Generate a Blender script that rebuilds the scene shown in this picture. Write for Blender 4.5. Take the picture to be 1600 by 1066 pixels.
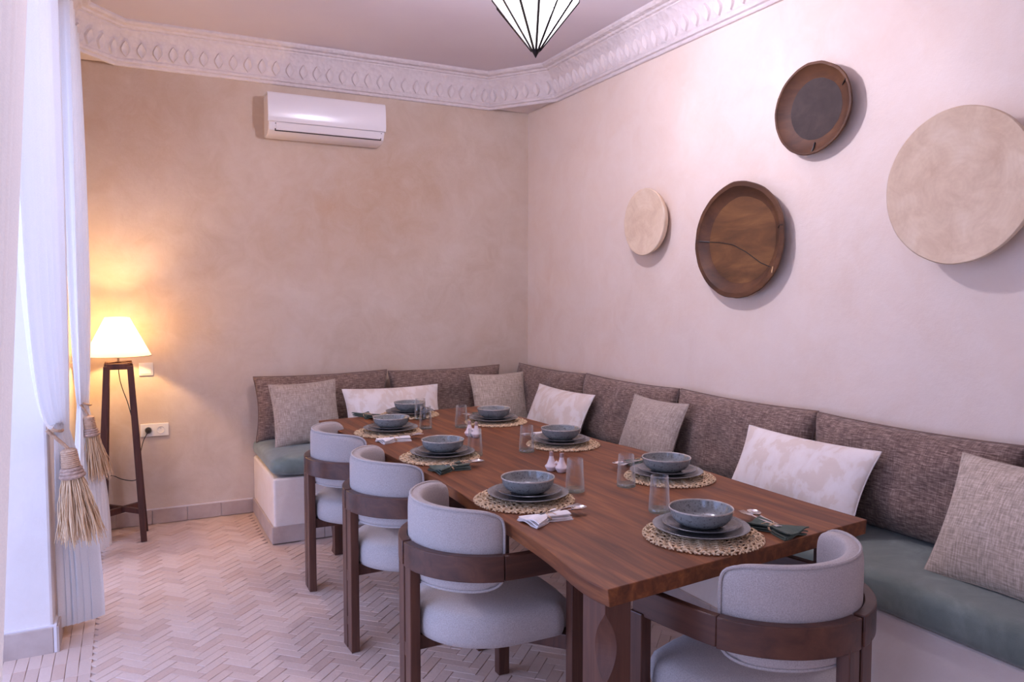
import bpy, bmesh, math, random
from mathutils import Vector, Matrix, noise
random.seed(7)
PI = math.pi
scene = bpy.context.scene
for o in list(bpy.data.objects):
    bpy.data.objects.remove(o, do_unlink=True)
C = scene.collection

# ------------------------------------------------------------------ camera
CAM_H = 1.45
F_PX = 1199.0
YAW = math.radians(26.73)
PITCH = math.atan(68 / F_PX)
cam_d = bpy.data.cameras.new('camera')
cam_d.sensor_width = 36.0
cam_d.lens = F_PX / 1600 * 36.0
cam = bpy.data.objects.new('camera', cam_d)
cam.location = (0, 0, CAM_H)
cam.rotation_euler = (PI / 2 - PITCH, 0, -YAW)
C.objects.link(cam)
scene.camera = cam

# ------------------------------------------------------------------ sky, daylight, exposure
world = bpy.data.worlds.new('daylight')
scene.world = world
world.use_nodes = True
bg = world.node_tree.nodes['Background']
bg.inputs['Color'].default_value = (0.41, 0.53, 1.0, 1)
bg.inputs['Strength'].default_value = 3.5
scene.view_settings.view_transform = 'Standard'
scene.view_settings.look = 'None'
scene.view_settings.exposure = 0.2
scene.view_settings.gamma = 1.0
scene.view_settings.use_curve_mapping = False

XR, YB, XL, YF = 2.853, 5.385, -0.295, -1.0      # room faces: right, back, left, behind the camera
ZC = 3.115                                       # ceiling
WT = 0.42                                        # thickness of the courtyard wall
OPEN1 = (-0.45, 3.595, 2.75)                      # y0, y1, top of the near opening, widened out of view for more daylight
OPEN2 = (3.98, 4.92, 2.75)
LANTERN = (1.604, 2.959)
LANTERN_W = 200.0
LAMP_W = 19.0

for n, (y0, y1, zt) in (('near_opening_portal', OPEN1), ('far_opening_portal', OPEN2)):
    ld = bpy.data.lights.new(n, 'AREA')
    ld.shape = 'RECTANGLE'
    ld.size, ld.size_y = y1 - y0, zt
    ld.cycles.is_portal = True
    lo = bpy.data.objects.new(n, ld)
    lo.location = (XL - WT, (y0 + y1) / 2, zt / 2)
    lo.rotation_euler = (PI / 2, 0, -PI / 2)
    C.objects.link(lo)

# ------------------------------------------------------------------ materials
def lin(c):
    return tuple((v / 12.92 if v <= 0.04045 else ((v + 0.055) / 1.055) ** 2.4) for v in (x / 255 for x in c)) + (1.0,)

class Nodes:
    def __init__(s, name):
        s.m = bpy.data.materials.new(name)
        s.m.use_nodes = True
        s.t = s.m.node_tree
        s.n = s.t.nodes
        s.b = s.n['Principled BSDF']
        s.out = s.n['Material Output']
        s.tc = s.n.new('ShaderNodeTexCoord')
    def link(s, a, b):
        s.t.links.new(a, b)
    def mapping(s, scale=(1, 1, 1), coord='Object', rot=(0, 0, 0), loc=(0, 0, 0)):
        mp = s.n.new('ShaderNodeMapping')
        mp.inputs['Scale'].default_value = scale
        mp.inputs['Rotation'].default_value = rot
        mp.inputs['Location'].default_value = loc
        s.link(s.tc.outputs[coord], mp.inputs['Vector'])
        return mp.outputs[0]
    def noise(s, vec, scale, detail=4, rough=0.55, dist=0.0):
        t = s.n.new('ShaderNodeTexNoise')
        t.inputs['Scale'].default_value = scale
        t.inputs['Detail'].default_value = detail
        t.inputs['Roughness'].default_value = rough
        t.inputs['Distortion'].default_value = dist
        s.link(vec, t.inputs['Vector'])
        return t.outputs['Fac']
    def ramp(s, fac, stops):
        r = s.n.new('ShaderNodeValToRGB')
        e = r.color_ramp.elements
        while len(e) < len(stops):
            e.new(0.5)
        for k, (p, c) in enumerate(stops):
            e[k].position = p
            e[k].color = c if len(c) == 4 else lin(c)
        s.link(fac, r.inputs['Fac'])
        return r.outputs['Color']
    def mix(s, fac, a, b, mode='MIX'):
        mx = s.n.new('ShaderNodeMix')
        mx.data_type = 'RGBA'
        mx.blend_type = mode
        for sock, v in ((mx.inputs[0], fac), (mx.inputs[6], a), (mx.inputs[7], b)):
            if hasattr(v, 'links'):
                s.link(v, sock)
            else:
                sock.default_value = v
        return mx.outputs[2]
    def math(s, op, a, b=None):
        mt = s.n.new('ShaderNodeMath')
        mt.operation = op
        for sock, v in ((mt.inputs[0], a), (mt.inputs[1], b)):
            if v is None:
                continue
            if hasattr(v, 'links'):
                s.link(v, sock)
            else:
                sock.default_value = v
        return mt.outputs[0]
    def bump(s, h, strength=0.2, dist=0.01):
        bp = s.n.new('ShaderNodeBump')
        bp.inputs['Strength'].default_value = strength
        bp.inputs['Distance'].default_value = dist
        s.link(h, bp.inputs['Height'])
        s.link(bp.outputs[0], s.b.inputs['Normal'])
    def base(s, col):
        if hasattr(col, 'links'):
            s.link(col, s.b.inputs['Base Color'])
        else:
            s.b.inputs['Base Color'].default_value = col
    def set(s, **kw):
        names = dict(rough='Roughness', metal='Metallic', spec='Specular IOR Level', coat='Coat Weight', sheen='Sheen Weight', coat_rough='Coat Roughness')
        for k, v in kw.items():
            s.b.inputs[names[k]].default_value = v

MAT = {}

def simple(name, c1, c2=None, scale=8, stretch=(1, 1, 1), rough=0.6, metal=0, spec=0.5, bump=0, bscale=60, coord='Object', detail=4, dist=0.01, coat=0):
    k = Nodes(name)
    v = k.mapping(stretch, coord)
    if c2 is None:
        c2 = tuple(int(x * 0.93) for x in c1)
    f = k.noise(v, scale, detail)
    k.base(k.ramp(f, [(0.3, c1), (0.7, c2)]))
    k.set(rough=rough, metal=metal, spec=spec, coat=coat)
    if bump:
        k.bump(k.noise(v, bscale, 3), bump, dist)
    MAT[name] = k.m
    return k.m

def plaster_wall(name, cols, stain=None):
    k = Nodes(name)
    v = k.mapping()
    big = k.noise(v, 1.3, 6, 0.6, 0.4)
    mid = k.noise(v, 5.0, 6, 0.65, 0.8)
    fine = k.noise(k.mapping((1, 1, 1.6)), 26, 4, 0.6)
    c = k.ramp(big, [(0.3, cols[0]), (0.55, cols[1]), (0.75, cols[2])])
    c = k.mix(k.ramp(mid, [(0.35, (0, 0, 0, 1)), (0.66, (0.62, 0.62, 0.62, 1))]), c, lin(cols[3]))
    c = k.mix(k.math('MULTIPLY', fine, 0.22), c, lin(cols[0]))
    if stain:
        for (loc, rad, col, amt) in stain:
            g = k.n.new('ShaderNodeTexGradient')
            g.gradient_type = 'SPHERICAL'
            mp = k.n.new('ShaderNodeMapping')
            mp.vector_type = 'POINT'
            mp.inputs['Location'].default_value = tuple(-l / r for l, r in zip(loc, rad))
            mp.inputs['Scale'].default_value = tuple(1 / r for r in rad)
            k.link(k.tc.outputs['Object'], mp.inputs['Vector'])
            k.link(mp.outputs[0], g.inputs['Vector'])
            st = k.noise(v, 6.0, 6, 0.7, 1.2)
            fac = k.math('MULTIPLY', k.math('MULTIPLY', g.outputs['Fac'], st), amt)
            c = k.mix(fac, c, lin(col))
    k.base(c)
    k.set(rough=0.55, spec=0.35)
    k.bump(k.noise(v, 9, 8, 0.72), 0.26, 0.012)
    MAT[name] = k.m
    return k.m

plaster_wall('tadelakt_back', [(196, 173, 150), (209, 188, 168), (219, 202, 186), (221, 205, 190)],
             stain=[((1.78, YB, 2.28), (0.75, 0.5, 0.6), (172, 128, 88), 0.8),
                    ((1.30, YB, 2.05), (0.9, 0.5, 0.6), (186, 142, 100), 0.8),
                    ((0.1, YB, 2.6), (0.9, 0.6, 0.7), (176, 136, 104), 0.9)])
plaster_wall('tadelakt_right', [(228, 205, 187), (235, 216, 200), (240, 224, 211), (240, 225, 213)])
plaster_wall('tadelakt_left', [(226, 212, 202), (233, 222, 214), (238, 229, 223), (236, 226, 220)])
plaster_wall('bench_plaster', [(222, 202, 186), (230, 213, 200), (236, 221, 210), (238, 226, 216)])
simple('ceiling_paint', (219, 209, 212), (212, 200, 205), 1.2, rough=0.8, bump=0.05, bscale=40)

k = Nodes('cornice_plaster')
v = k.mapping()
vo = k.n.new('ShaderNodeTexVoronoi')
vo.inputs['Scale'].default_value = 34
k.link(v, vo.inputs['Vector'])
k.base(k.ramp(k.noise(v, 14, 5), [(0.3, (220, 208, 206)), (0.7, (230, 219, 217))]))
k.set(rough=0.8, spec=0.3)
k.bump(vo.outputs['Distance'], 0.5, 0.012)
MAT['cornice_plaster'] = k.m
simple('moulding_plaster', (231, 220, 217), (222, 210, 207), 6, rough=0.75)

def brick_mat(name, per_object):
    k = Nodes(name)
    v = k.mapping()
    if per_object:
        oi = k.n.new('ShaderNodeObjectInfo')
        rnd = oi.outputs['Random']
    else:
        gi = k.n.new('ShaderNodeNewGeometry')
        rnd = gi.outputs['Random Per Island']
    c = k.ramp(rnd, [(0.0, (190, 158, 140)), (0.3, (205, 177, 160)), (0.7, (213, 187, 171)), (1.0, (196, 162, 142))])
    c = k.mix(k.math('MULTIPLY', k.noise(v, 40, 5, 0.65), 0.5), c, lin((206, 178, 164)))
    k.base(c)
    k.set(rough=0.62, spec=0.35)
    k.bump(k.noise(v, 55, 4), 0.25, 0.006)
    MAT[name] = k.m
brick_mat('bejmat_tile', True)
brick_mat('bejmat_field', False)
simple('grout', (206, 180, 164), (194, 166, 150), 30, rough=0.9)
simple('skirting_stone', (196, 176, 164), (174, 152, 140), 9, rough=0.55, bump=0.15, bscale=30)
simple('courtyard_bounce_stone', (215, 205, 195), (200, 190, 180), 3, rough=0.8)

def wood(name, dark, mid, light, axis=2, scale=1.0, rough=0.38, coat=0.15, along=0.9):
    k = Nodes(name)
    st = [14, 14, 14]
    st[axis] = along
    v = k.mapping(tuple(s * scale for s in st))
    f = k.noise(v, 2.2, 8, 0.6, 0.6)
    st2 = [60, 60, 60]
    st2[axis] = 2.0 * along
    g = k.noise(k.mapping(tuple(s * scale for s in st2)), 2.0, 3)
    c = k.ramp(f, [(0.28, dark), (0.5, mid), (0.74, light)])
    c = k.mix(k.math('MULTIPLY', g, 0.45), c, lin(dark))
    k.base(c)
    k.set(rough=rough, spec=0.4, coat=coat, coat_rough=0.25)
    k.bump(g, 0.06, 0.004)
    MAT[name] = k.m
wood('table_walnut', (76, 38, 18), (120, 67, 34), (162, 100, 54), axis=1, rough=0.5, coat=0.0)
wood('chair_walnut', (62, 36, 28), (88, 53, 40), (110, 70, 52), axis=2, rough=0.4)
wood('rail_walnut', (62, 36, 28), (88, 53, 40), (108, 68, 50), axis=0, scale=0.6, rough=0.38)
wood('lamp_walnut', (58, 30, 24), (82, 44, 34), (104, 60, 46), axis=2, rough=0.45)
wood('bowl_wood', (58, 36, 24), (90, 56, 34), (124, 82, 50), axis=0, scale=0.28, rough=0.6, coat=0, along=4.0)
wood('bowl_wood_floor', (66, 43, 26), (112, 74, 42), (150, 106, 62), axis=0, scale=0.28, rough=0.6, coat=0, along=4.0)
wood('bowl_wood_dark', (50, 36, 30), (72, 52, 42), (92, 66, 50), axis=2, scale=0.35, rough=0.6, coat=0)
wood('bowl_wood_charred', (54, 44, 40), (66, 54, 50), (80, 66, 60), axis=2, scale=0.35, rough=0.75, coat=0)

def woven(name, dark, mid, light, su=260, sv=900, streak=0.6, rough=0.9, bump=0.35, coord='UV'):
    k = Nodes(name)
    a = k.noise(k.mapping((su * 0.12, sv * 0.35, 1), coord), 1.0, 3, 0.6)
    b = k.noise(k.mapping((sv * 0.35, su * 0.12, 1), coord, loc=(3, 7, 0)), 1.0, 3, 0.6)
    f = k.math('ADD', k.math('MULTIPLY', a, streak), k.math('MULTIPLY', b, 1 - streak))
    k.base(k.ramp(f, [(0.36, dark), (0.5, mid), (0.64, light)]))
    k.set(rough=rough, spec=0.2, sheen=0.15)
    k.bump(f, bump, 0.004)
    MAT[name] = k.m
woven('brown_tweed', (88, 69, 60), (125, 102, 91), (170, 147, 133), 220, 620, 0.66)
woven('grey_linen', (140, 124, 112), (170, 153, 139), (200, 184, 170), 200, 620, 0.42)
woven('oat_linen', (152, 136, 120), (186, 168, 150), (216, 200, 184), 180, 520, 0.45)
k = Nodes('chair_boucle')
v = k.mapping()
f = k.noise(v, 330, 3, 0.7)
g = k.noise(v, 40, 4, 0.6)
c = k.ramp(f, [(0.3, (158, 147, 142)), (0.5, (178, 168, 163)), (0.7, (196, 187, 182))])
k.base(k.mix(k.math('MULTIPLY', g, 0.3), c, lin((170, 158, 153))))
k.set(rough=0.95, spec=0.15, sheen=0.15)
k.bump(f, 0.3, 0.003)
MAT['chair_boucle'] = k.m

k = Nodes('green_velvet')
v = k.mapping()
f = k.noise(v, 7, 5, 0.6, 0.5)
fine = k.noise(k.mapping((1, 1, 1)), 260, 2)
c = k.ramp(f, [(0.3, (104, 114, 106)), (0.55, (121, 131, 122)), (0.75, (140, 150, 140))])
c = k.mix(k.math('MULTIPLY', fine, 0.25), c, lin((98, 107, 100)))
k.base(c)
k.set(rough=0.85, spec=0.2, sheen=0.3)
k.bump(fine, 0.15, 0.003)
MAT['green_velvet'] = k.m

k = Nodes('printed_cotton')
v = k.mapping((1, 1, 1), 'UV')
a = k.noise(k.mapping((13, 9, 1), 'UV'), 1.0, 4, 0.6, 0.4)
b = k.noise(k.mapping((300, 300, 1), 'UV'), 1.0, 2)
c = k.ramp(a, [(0.40, (240, 231, 224)), (0.50, (236, 225, 216)), (0.55, (228, 213, 199)), (0.70, (225, 209, 195))])
k.base(k.mix(k.math('MULTIPLY', b, 0.15), c, lin((214, 200, 188))))
k.set(rough=0.9, spec=0.2)
k.bump(a, 0.12, 0.004)
MAT['printed_cotton'] = k.m

def cloth(name, col, transl=0.4, transp=0.15, tint=None):
    k = Nodes(name)
    v = k.mapping((1, 1, 1))
    f = k.noise(v, 240, 2)
    c = k.ramp(f, [(0.2, col), (0.8, tuple(int(x * 0.96) for x in col))])
    k.base(c)
    k.set(rough=0.9, spec=0.1)
    tr = k.n.new('ShaderNodeBsdfTranslucent')
    k.link(c, tr.inputs['Color'])
    tp = k.n.new('ShaderNodeBsdfTransparent')
    m1 = k.n.new('ShaderNodeMixShader')
    m1.inputs[0].default_value = transl
    k.link(k.b.outputs[0], m1.inputs[1])
    k.link(tr.outputs[0], m1.inputs[2])
    m2 = k.n.new('ShaderNodeMixShader')
    m2.inputs[0].default_value = transp
    k.link(m1.outputs[0], m2.inputs[1])
    k.link(tp.outputs[0], m2.inputs[2])
    k.link(m2.outputs[0], k.out.inputs['Surface'])
    MAT[name] = k.m
cloth('white_voile', (248, 245, 243), 0.27, 0.05)
cloth('cream_voile', (248, 228, 208), 0.30, 0.0)
cloth('heavy_voile', (248, 242, 237), 0.20, 0.0)
cloth('shade_linen', (253, 242, 218), 0.86, 0.0)

simple('napkin_white', (240, 234, 230), (226, 218, 212), 30, rough=0.9, bump=0.2, bscale=120)
simple('napkin_green', (88, 98, 86), (70, 80, 70), 30, rough=0.9, bump=0.2, bscale=120)
simple('raffia', (228, 196, 158), (200, 160, 120), 40, rough=0.75, stretch=(1, 1, 0.2))
simple('seagrass', (232, 206, 170), (196, 160, 118), 90, rough=0.75, bump=0.3, bscale=200)
simple('cord_rope', (206, 170, 140), (180, 140, 110), 60, rough=0.85, bump=0.6, bscale=140)
simple('cap_rope', (188, 156, 136), (162, 130, 112), 60, rough=0.85, bump=0.6, bscale=140)

def glaze(name, base, spot, rough, spec=0.5, amt=0.5):
    k = Nodes(name)
    v = k.mapping()
    sp = k.noise(v, 150, 3, 0.6)
    mt = k.noise(v, 16, 5, 0.6, 0.6)
    c = k.ramp(mt, [(0.3, base), (0.7, tuple(min(255, int(x * 1.22)) for x in base))])
    c = k.mix(k.ramp(sp, [(0.56, (0, 0, 0, 1)), (0.68, (amt, amt, amt, 1))]), c, lin(spot))
    k.base(c)
    k.set(rough=rough, spec=spec)
    MAT[name] = k.m
glaze('bowl_glaze', (118, 119, 116), (66, 62, 56), 0.12, 0.6, 0.8)
glaze('plate_glaze_dark', (84, 84, 86), (58, 58, 60), 0.22, 0.5, 0.5)
glaze('plate_glaze', (112, 110, 109), (86, 84, 82), 0.25, 0.5, 0.5)
simple('rim_glaze', (196, 184, 172), (166, 154, 142), 60, rough=0.2)
simple('pale_ceramic', (232, 214, 208), (224, 204, 198), 20, rough=0.3)
simple('ceramic_stopper', (176, 146, 136), (164, 132, 122), 20, rough=0.6)
simple('steel', (214, 212, 212), (200, 198, 198), 20, rough=0.18, metal=1.0)
simple('black_metal', (40, 34, 36), (30, 26, 28), 20, rough=0.45, metal=0.6)
simple('brass_rod', (150, 130, 110), (130, 110, 92), 20, rough=0.4, metal=0.8)
simple('ac_plastic', (238, 232, 232), (234, 228, 228), 3, rough=0.22)
simple('ac_vent_shade', (70, 58, 60), (54, 44, 46), 6, rough=0.7)
simple('switch_plastic', (242, 236, 226), (238, 232, 222), 5, rough=0.3)
simple('black_plastic', (30, 26, 26), (24, 22, 22), 10, rough=0.5)
simple('clay_tray', (226, 200, 170), (210, 180, 148), 10, rough=0.8, bump=0.2, bscale=50)

k = Nodes('palm_clay_rings')
v = k.mapping()
sx = k.n.new('ShaderNodeSeparateXYZ')
k.link(v, sx.inputs[0])
r2 = k.math('SQRT', k.math('ADD', k.math('MULTIPLY', sx.outputs[0], sx.outputs[0]), k.math('MULTIPLY', sx.outputs[1], sx.outputs[1])))
rr = k.math('ADD', r2, k.math('MULTIPLY', k.noise(v, 9, 5), 0.07))
ring = k.math('SINE', k.math('MULTIPLY', rr, 330.0))
n1 = k.noise(v, 9, 6, 0.65, 0.5)
c = k.ramp(n1, [(0.3, (210, 182, 154)), (0.55, (226, 202, 174)), (0.75, (234, 214, 190))])
c = k.mix(k.math('MULTIPLY', k.math('ADD', ring, 1.0), 0.03), c, lin((190, 156, 130)))
k.base(c)
k.set(rough=0.8, spec=0.2)
k.bump(k.noise(v, 40, 5), 0.15, 0.004)
MAT['clay_tray'] = k.m

def glass_mat(name, tint, extra=0.06, edge=0.35):
    k = Nodes(name)
    tp = k.n.new('ShaderNodeBsdfTransparent')
    tp.inputs['Color'].default_value = tint
    gl = k.n.new('ShaderNodeBsdfGlossy')
    gl.inputs['Roughness'].default_value = 0.02
    fr = k.n.new('ShaderNodeFresnel')
    fr.inputs['IOR'].default_value = 1.5
    nz = k.noise(k.mapping(), 30, 2)
    fac = k.math('ADD', k.math('MULTIPLY', fr.outputs[0], 0.3), k.math('MULTIPLY', nz, extra))
    mx = k.n.new('ShaderNodeMixShader')
    k.link(fac, mx.inputs[0])
    k.link(tp.outputs[0], mx.inputs[1])
    k.link(gl.outputs[0], mx.inputs[2])
    lw_ = k.n.new('ShaderNodeLayerWeight')
    lw_.inputs['Blend'].default_value = 0.22
    df = k.n.new('ShaderNodeBsdfTranslucent')
    df.inputs['Color'].default_value = (0.86, 0.92, 0.92, 1)
    mx2 = k.n.new('ShaderNodeMixShader')
    k.link(k.math('MULTIPLY', lw_.outputs['Facing'], edge), mx2.inputs[0])  # pale tint at grazing angles paints bright edge highlights on the glass
    k.link(mx.outputs[0], mx2.inputs[1])
    k.link(df.outputs[0], mx2.inputs[2])
    k.link(mx2.outputs[0], k.out.inputs['Surface'])
    MAT[name] = k.m
glass_mat('clear_glass', (0.985, 0.99, 0.988, 1), 0.02)
glass_mat('green_glass_base', (0.80, 0.90, 0.89, 1), 0.14)

k = Nodes('lit_glass')
nz = k.noise(k.mapping(), 6, 2)
em = k.n.new('ShaderNodeEmission')
k.link(k.ramp(nz, [(0.2, (1.0, 0.95, 0.98, 1)), (0.8, (1.0, 0.92, 0.97, 1))]), em.inputs['Color'])
em.inputs['Strength'].default_value = 2.6
tp = k.n.new('ShaderNodeBsdfTransparent')
mx = k.n.new('ShaderNodeMixShader')
mx.inputs[0].default_value = 0.45
k.link(tp.outputs[0], mx.inputs[1])
k.link(em.outputs[0], mx.inputs[2])
k.link(mx.outputs[0], k.out.inputs['Surface'])
MAT['lit_glass'] = k.m

# ------------------------------------------------------------------ helpers
class MB:
    """collects shapes; build() links them as one mesh object"""
    def __init__(s):
        s.v, s.f, s.uv = [], [], None
    def add(s, vs, fs):
        o = len(s.v)
        s.v += [tuple(p) for p in vs]
        s.f += [tuple(i + o for i in f) for f in fs]
        return s
    def box(s, x0, x1, y0, y1, z0, z1, m=None):
        vs = [Vector((x, y, z)) for z in (z0, z1) for y in (y0, y1) for x in (x0, x1)]
        if m is not None:
            vs = [m @ p for p in vs]
        return s.add(vs, [(0, 2, 3, 1), (4, 5, 7, 6), (0, 1, 5, 4), (2, 6, 7, 3), (0, 4, 6, 2), (1, 3, 7, 5)])
    def prism(s, poly, z0, z1):
        n = len(poly)
        vs = [(x, y, z0) for x, y in poly] + [(x, y, z1) for x, y in poly]
        return s.add(vs, [tuple(range(n - 1, -1, -1)), tuple(range(n, 2 * n))] + [(i, (i + 1) % n, n + (i + 1) % n, n + i) for i in range(n)])
    def lathe(s, prof, n=48, m=None, wob=None, cap=True):
        vs, fs = [], []
        for j, (r, z) in enumerate(prof):
            for i in range(n):
                a = 2 * PI * i / n
                q = r * (1 + (wob(a, j) if wob else 0))
                p = Vector((q * math.cos(a), q * math.sin(a), z))
                vs.append(m @ p if m is not None else p)
        for j in range(len(prof) - 1):
            for i in range(n):
                fs.append((j * n + i, j * n + (i + 1) % n, (j + 1) * n + (i + 1) % n, (j + 1) * n + i))
        if cap:
            fs.append(tuple(range(n - 1, -1, -1)))
            fs.append(tuple((len(prof) - 1) * n + i for i in range(n)))
        else:
            L_ = (len(prof) - 1) * n
            fs += [(i, L_ + i, L_ + (i + 1) % n, (i + 1) % n) for i in range(n)] if cap is None else []
        return s.add(vs, fs)
    def tube(s, pts, r, n=8, closed=False):
        pts = [Vector(p) for p in pts]
        m = len(pts)
        vs, fs = [], []
        up = Vector((0, 0, 1))
        prev = None
        for i, p in enumerate(pts):
            a = pts[i - 1] if (i > 0 or closed) else p
            b = pts[(i + 1) % m] if (i < m - 1 or closed) else p
            t = (b - a).normalized()
            if prev is None:
                u = t.cross(up) if abs(t.z) < 0.95 else t.cross(Vector((1, 0, 0)))
            else:
                u = prev - t * prev.dot(t)
            u.normalize()
            prev = u
            w = t.cross(u)
            rr = r[i] if isinstance(r, (list, tuple)) else r
            for q in range(n):
                an = 2 * PI * q / n
                vs.append(p + (u * math.cos(an) + w * math.sin(an)) * rr)
        for i in range(m if closed else m - 1):
            for q in range(n):
                j = (i + 1) % m
                fs.append((i * n + q, i * n + (q + 1) % n, j * n + (q + 1) % n, j * n + q))
        if not closed:
            fs.append(tuple(range(n - 1, -1, -1)))
            fs.append(tuple((m - 1) * n + q for q in range(n)))
        return s.add(vs, fs)
    def bar(s, a, b, w, d=None, side=(0, 1, 0)):
        """rectangular bar from a to b"""
        a, b = Vector(a), Vector(b)
        d = w if d is None else d
        t = (b - a).normalized()
        u = (Vector(side) - t * Vector(side).dot(t)).normalized()
        q = t.cross(u)
        vs = [p + u * (w / 2 * i) + q * (d / 2 * j) for p in (a, b) for i, j in ((-1, -1), (1, -1), (1, 1), (-1, 1))]
        return s.add(vs, [(0, 1, 2, 3), (7, 6, 5, 4), (0, 4, 5, 1), (1, 5, 6, 2), (2, 6, 7, 3), (3, 7, 4, 0)])
    def ribbon(s, path, thick, z0, z1):
        """a rectangular section swept along an xy path"""
        pts = [Vector((x, y)) for x, y in path]
        n = len(pts)
        vs = []
        for i, p in enumerate(pts):
            t = (pts[min(i + 1, n - 1)] - pts[max(i - 1, 0)]).normalized()
            nn = Vector((-t.y, t.x))
            for o, z in ((-1, z0), (1, z0), (1, z1), (-1, z1)):
                q = p + nn * (thick / 2 * o)
                vs.append((q.x, q.y, z))
        fs = [(3, 2, 1, 0), tuple((n - 1) * 4 + q for q in range(4))]
        for i in range(n - 1):
            for q in range(4):
                fs.append((i * 4 + q, i * 4 + (q + 1) % 4, (i + 1) * 4 + (q + 1) % 4, (i + 1) * 4 + q))
        return s.add(vs, fs)
    def build(s, name, mat, parent=None, smooth=True, bevel=0.0, seg=2, loc=None, angle=40):
        me = bpy.data.meshes.new(name)
        me.from_pydata(s.v, [], s.f)
        if s.uv:
            ul = me.uv_layers.new(name='UVMap')
            for lp in me.loops:
                ul.data[lp.index].uv = s.uv[lp.vertex_index]
        bm = bmesh.new()
        bm.from_mesh(me)
        bmesh.ops.recalc_face_normals(bm, faces=bm.faces)
        bm.to_mesh(me)
        bm.free()
        me.materials.append(MAT[mat])
        if smooth:
            me.shade_smooth()
            me.set_sharp_from_angle(angle=math.radians(angle))
        o = bpy.data.objects.new(name, me)
        C.objects.link(o)
        if parent:
            o.parent = parent
        if loc:
            o.location = loc
        if bevel:
            md = o.modifiers.new('bevel', 'BEVEL')
            md.width = bevel
            md.segments = seg
            md.limit_method = 'ANGLE'
            md.angle_limit = math.radians(40)
        return o

def tag(o, label=None, cat=None, group=None, kind=None):
    if label: o['label'] = label
    if cat: o['category'] = cat
    if group: o['group'] = group
    if kind: o['kind'] = kind
    return o

def thing(name, label, cat, loc=(0, 0, 0), rz=0, group=None):
    o = bpy.data.objects.new(name, None)
    o.empty_display_size = 0.05
    C.objects.link(o)
    o.location = loc
    o.rotation_euler = (0, 0, rz)
    return tag(o, label, cat, group)

def dup(root, loc, rz=0, label=None, group=None):
    r = root.copy()
    C.objects.link(r)
    r.location = loc
    r.rotation_euler = (0, 0, rz)
    if label: r['label'] = label
    if group: r['group'] = group
    for ch in list(root.children):
        c = ch.copy()
        C.objects.link(c)
        c.parent = r
        for g in list(ch.children):
            d = g.copy()
            C.objects.link(d)
            d.parent = c
    return r

def struct(o):
    return tag(o, kind='structure')

def pillow(W, H, T, nu=26, nv=22, a=0.5, pw=2.0, pinch=0.06, round_p=0, warp=None, lump=0.0, seed=0):
    """two sheets joined at the seam; x across, y up, z towards the front"""
    mb = MB()
    mb.uv = []
    idx = {}
    us = [math.sin(PI / 2 * (-1 + 2 * i / nu)) for i in range(nu + 1)]
    vsn = [math.sin(PI / 2 * (-1 + 2 * j / nv)) for j in range(nv + 1)]
    for side in (1, -1):
        for j, v in enumerate(vsn):
            for i, u in enumerate(us):
                border = i in (0, nu) or j in (0, nv)
                if border and side == -1:
                    idx[(side, i, j)] = idx[(1, i, j)]
                    continue
                uu, vv = u, v
                if round_p:
                    m = max(abs(u), abs(v), 1e-6)
                    nn = (abs(u) ** round_p + abs(v) ** round_p) ** (1 / round_p) or 1
                    uu, vv = u * m / nn, v * m / nn
                x = W / 2 * uu * (1 - pinch * (1 - v * v))
                y = H / 2 * vv * (1 - pinch * (1 - u * u))
                t = T / 2 * (max(0, 1 - abs(u) ** pw) ** a) * (max(0, 1 - abs(v) ** pw) ** a)
                if lump:
                    t *= 1 + lump * noise.noise(Vector((x * 7 + seed, y * 7, side * 3.1)))
                p = Vector((x, y, side * t))
                mb.uv.append((x + seed * 0.37, y + seed * 0.21))
                if warp:
                    p = warp(p)
                idx[(side, i, j)] = len(mb.v)
                mb.v.append(tuple(p))
    for side in (1, -1):
        for j in range(nv):
            for i in range(nu):
                q = [idx[(side, i, j)], idx[(side, i + 1, j)], idx[(side, i + 1, j + 1)], idx[(side, i, j + 1)]]
                mb.f.append(tuple(q if side == 1 else q[::-1]))
    return mb

def seam(W, H, pinch, r, n=24, inset=0.0):
    """piping around the pillow's outline"""
    pts = []
    for k in range(4 * n):
        s, t = divmod(k, n)
        q = -1 + 2 * t / n
        u, v = [(q, -1), (1, q), (-q, 1), (-1, -q)][s]
        pts.append((W / 2 * u * (1 - pinch * (1 - v * v)), H / 2 * v * (1 - pinch * (1 - u * u)), 0))
    return MB().tube(pts, r, 5, closed=True)

def stand(o, centre, face, tilt, roll=0.0):
    """set a pillow upright: face = heading of its front in the xy plane, tilt = how far it leans back"""
    f = Vector((math.cos(face), math.sin(face), 0))
    n = f * math.cos(tilt) + Vector((0, 0, 1)) * math.sin(tilt)
    up = Vector((0, 0, 1)) * math.cos(tilt) - f * math.sin(tilt)
    right = up.cross(n)
    if roll:
        right, up = right * math.cos(roll) + up * math.sin(roll), up * math.cos(roll) - right * math.sin(roll)
    m = Matrix((right, up, n)).transposed().to_4x4()
    m.translation = Vector(centre)
    o.matrix_world = m
    return o

# ------------------------------------------------------------------ room shell
fl = MB().box(XL - WT, XR, YF, YB, -0.12, -0.007).build('floor', 'grout', smooth=False)
struct(fl)
tag(fl, 'pale pink terracotta bejmat tiles laid in herringbone')

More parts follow.
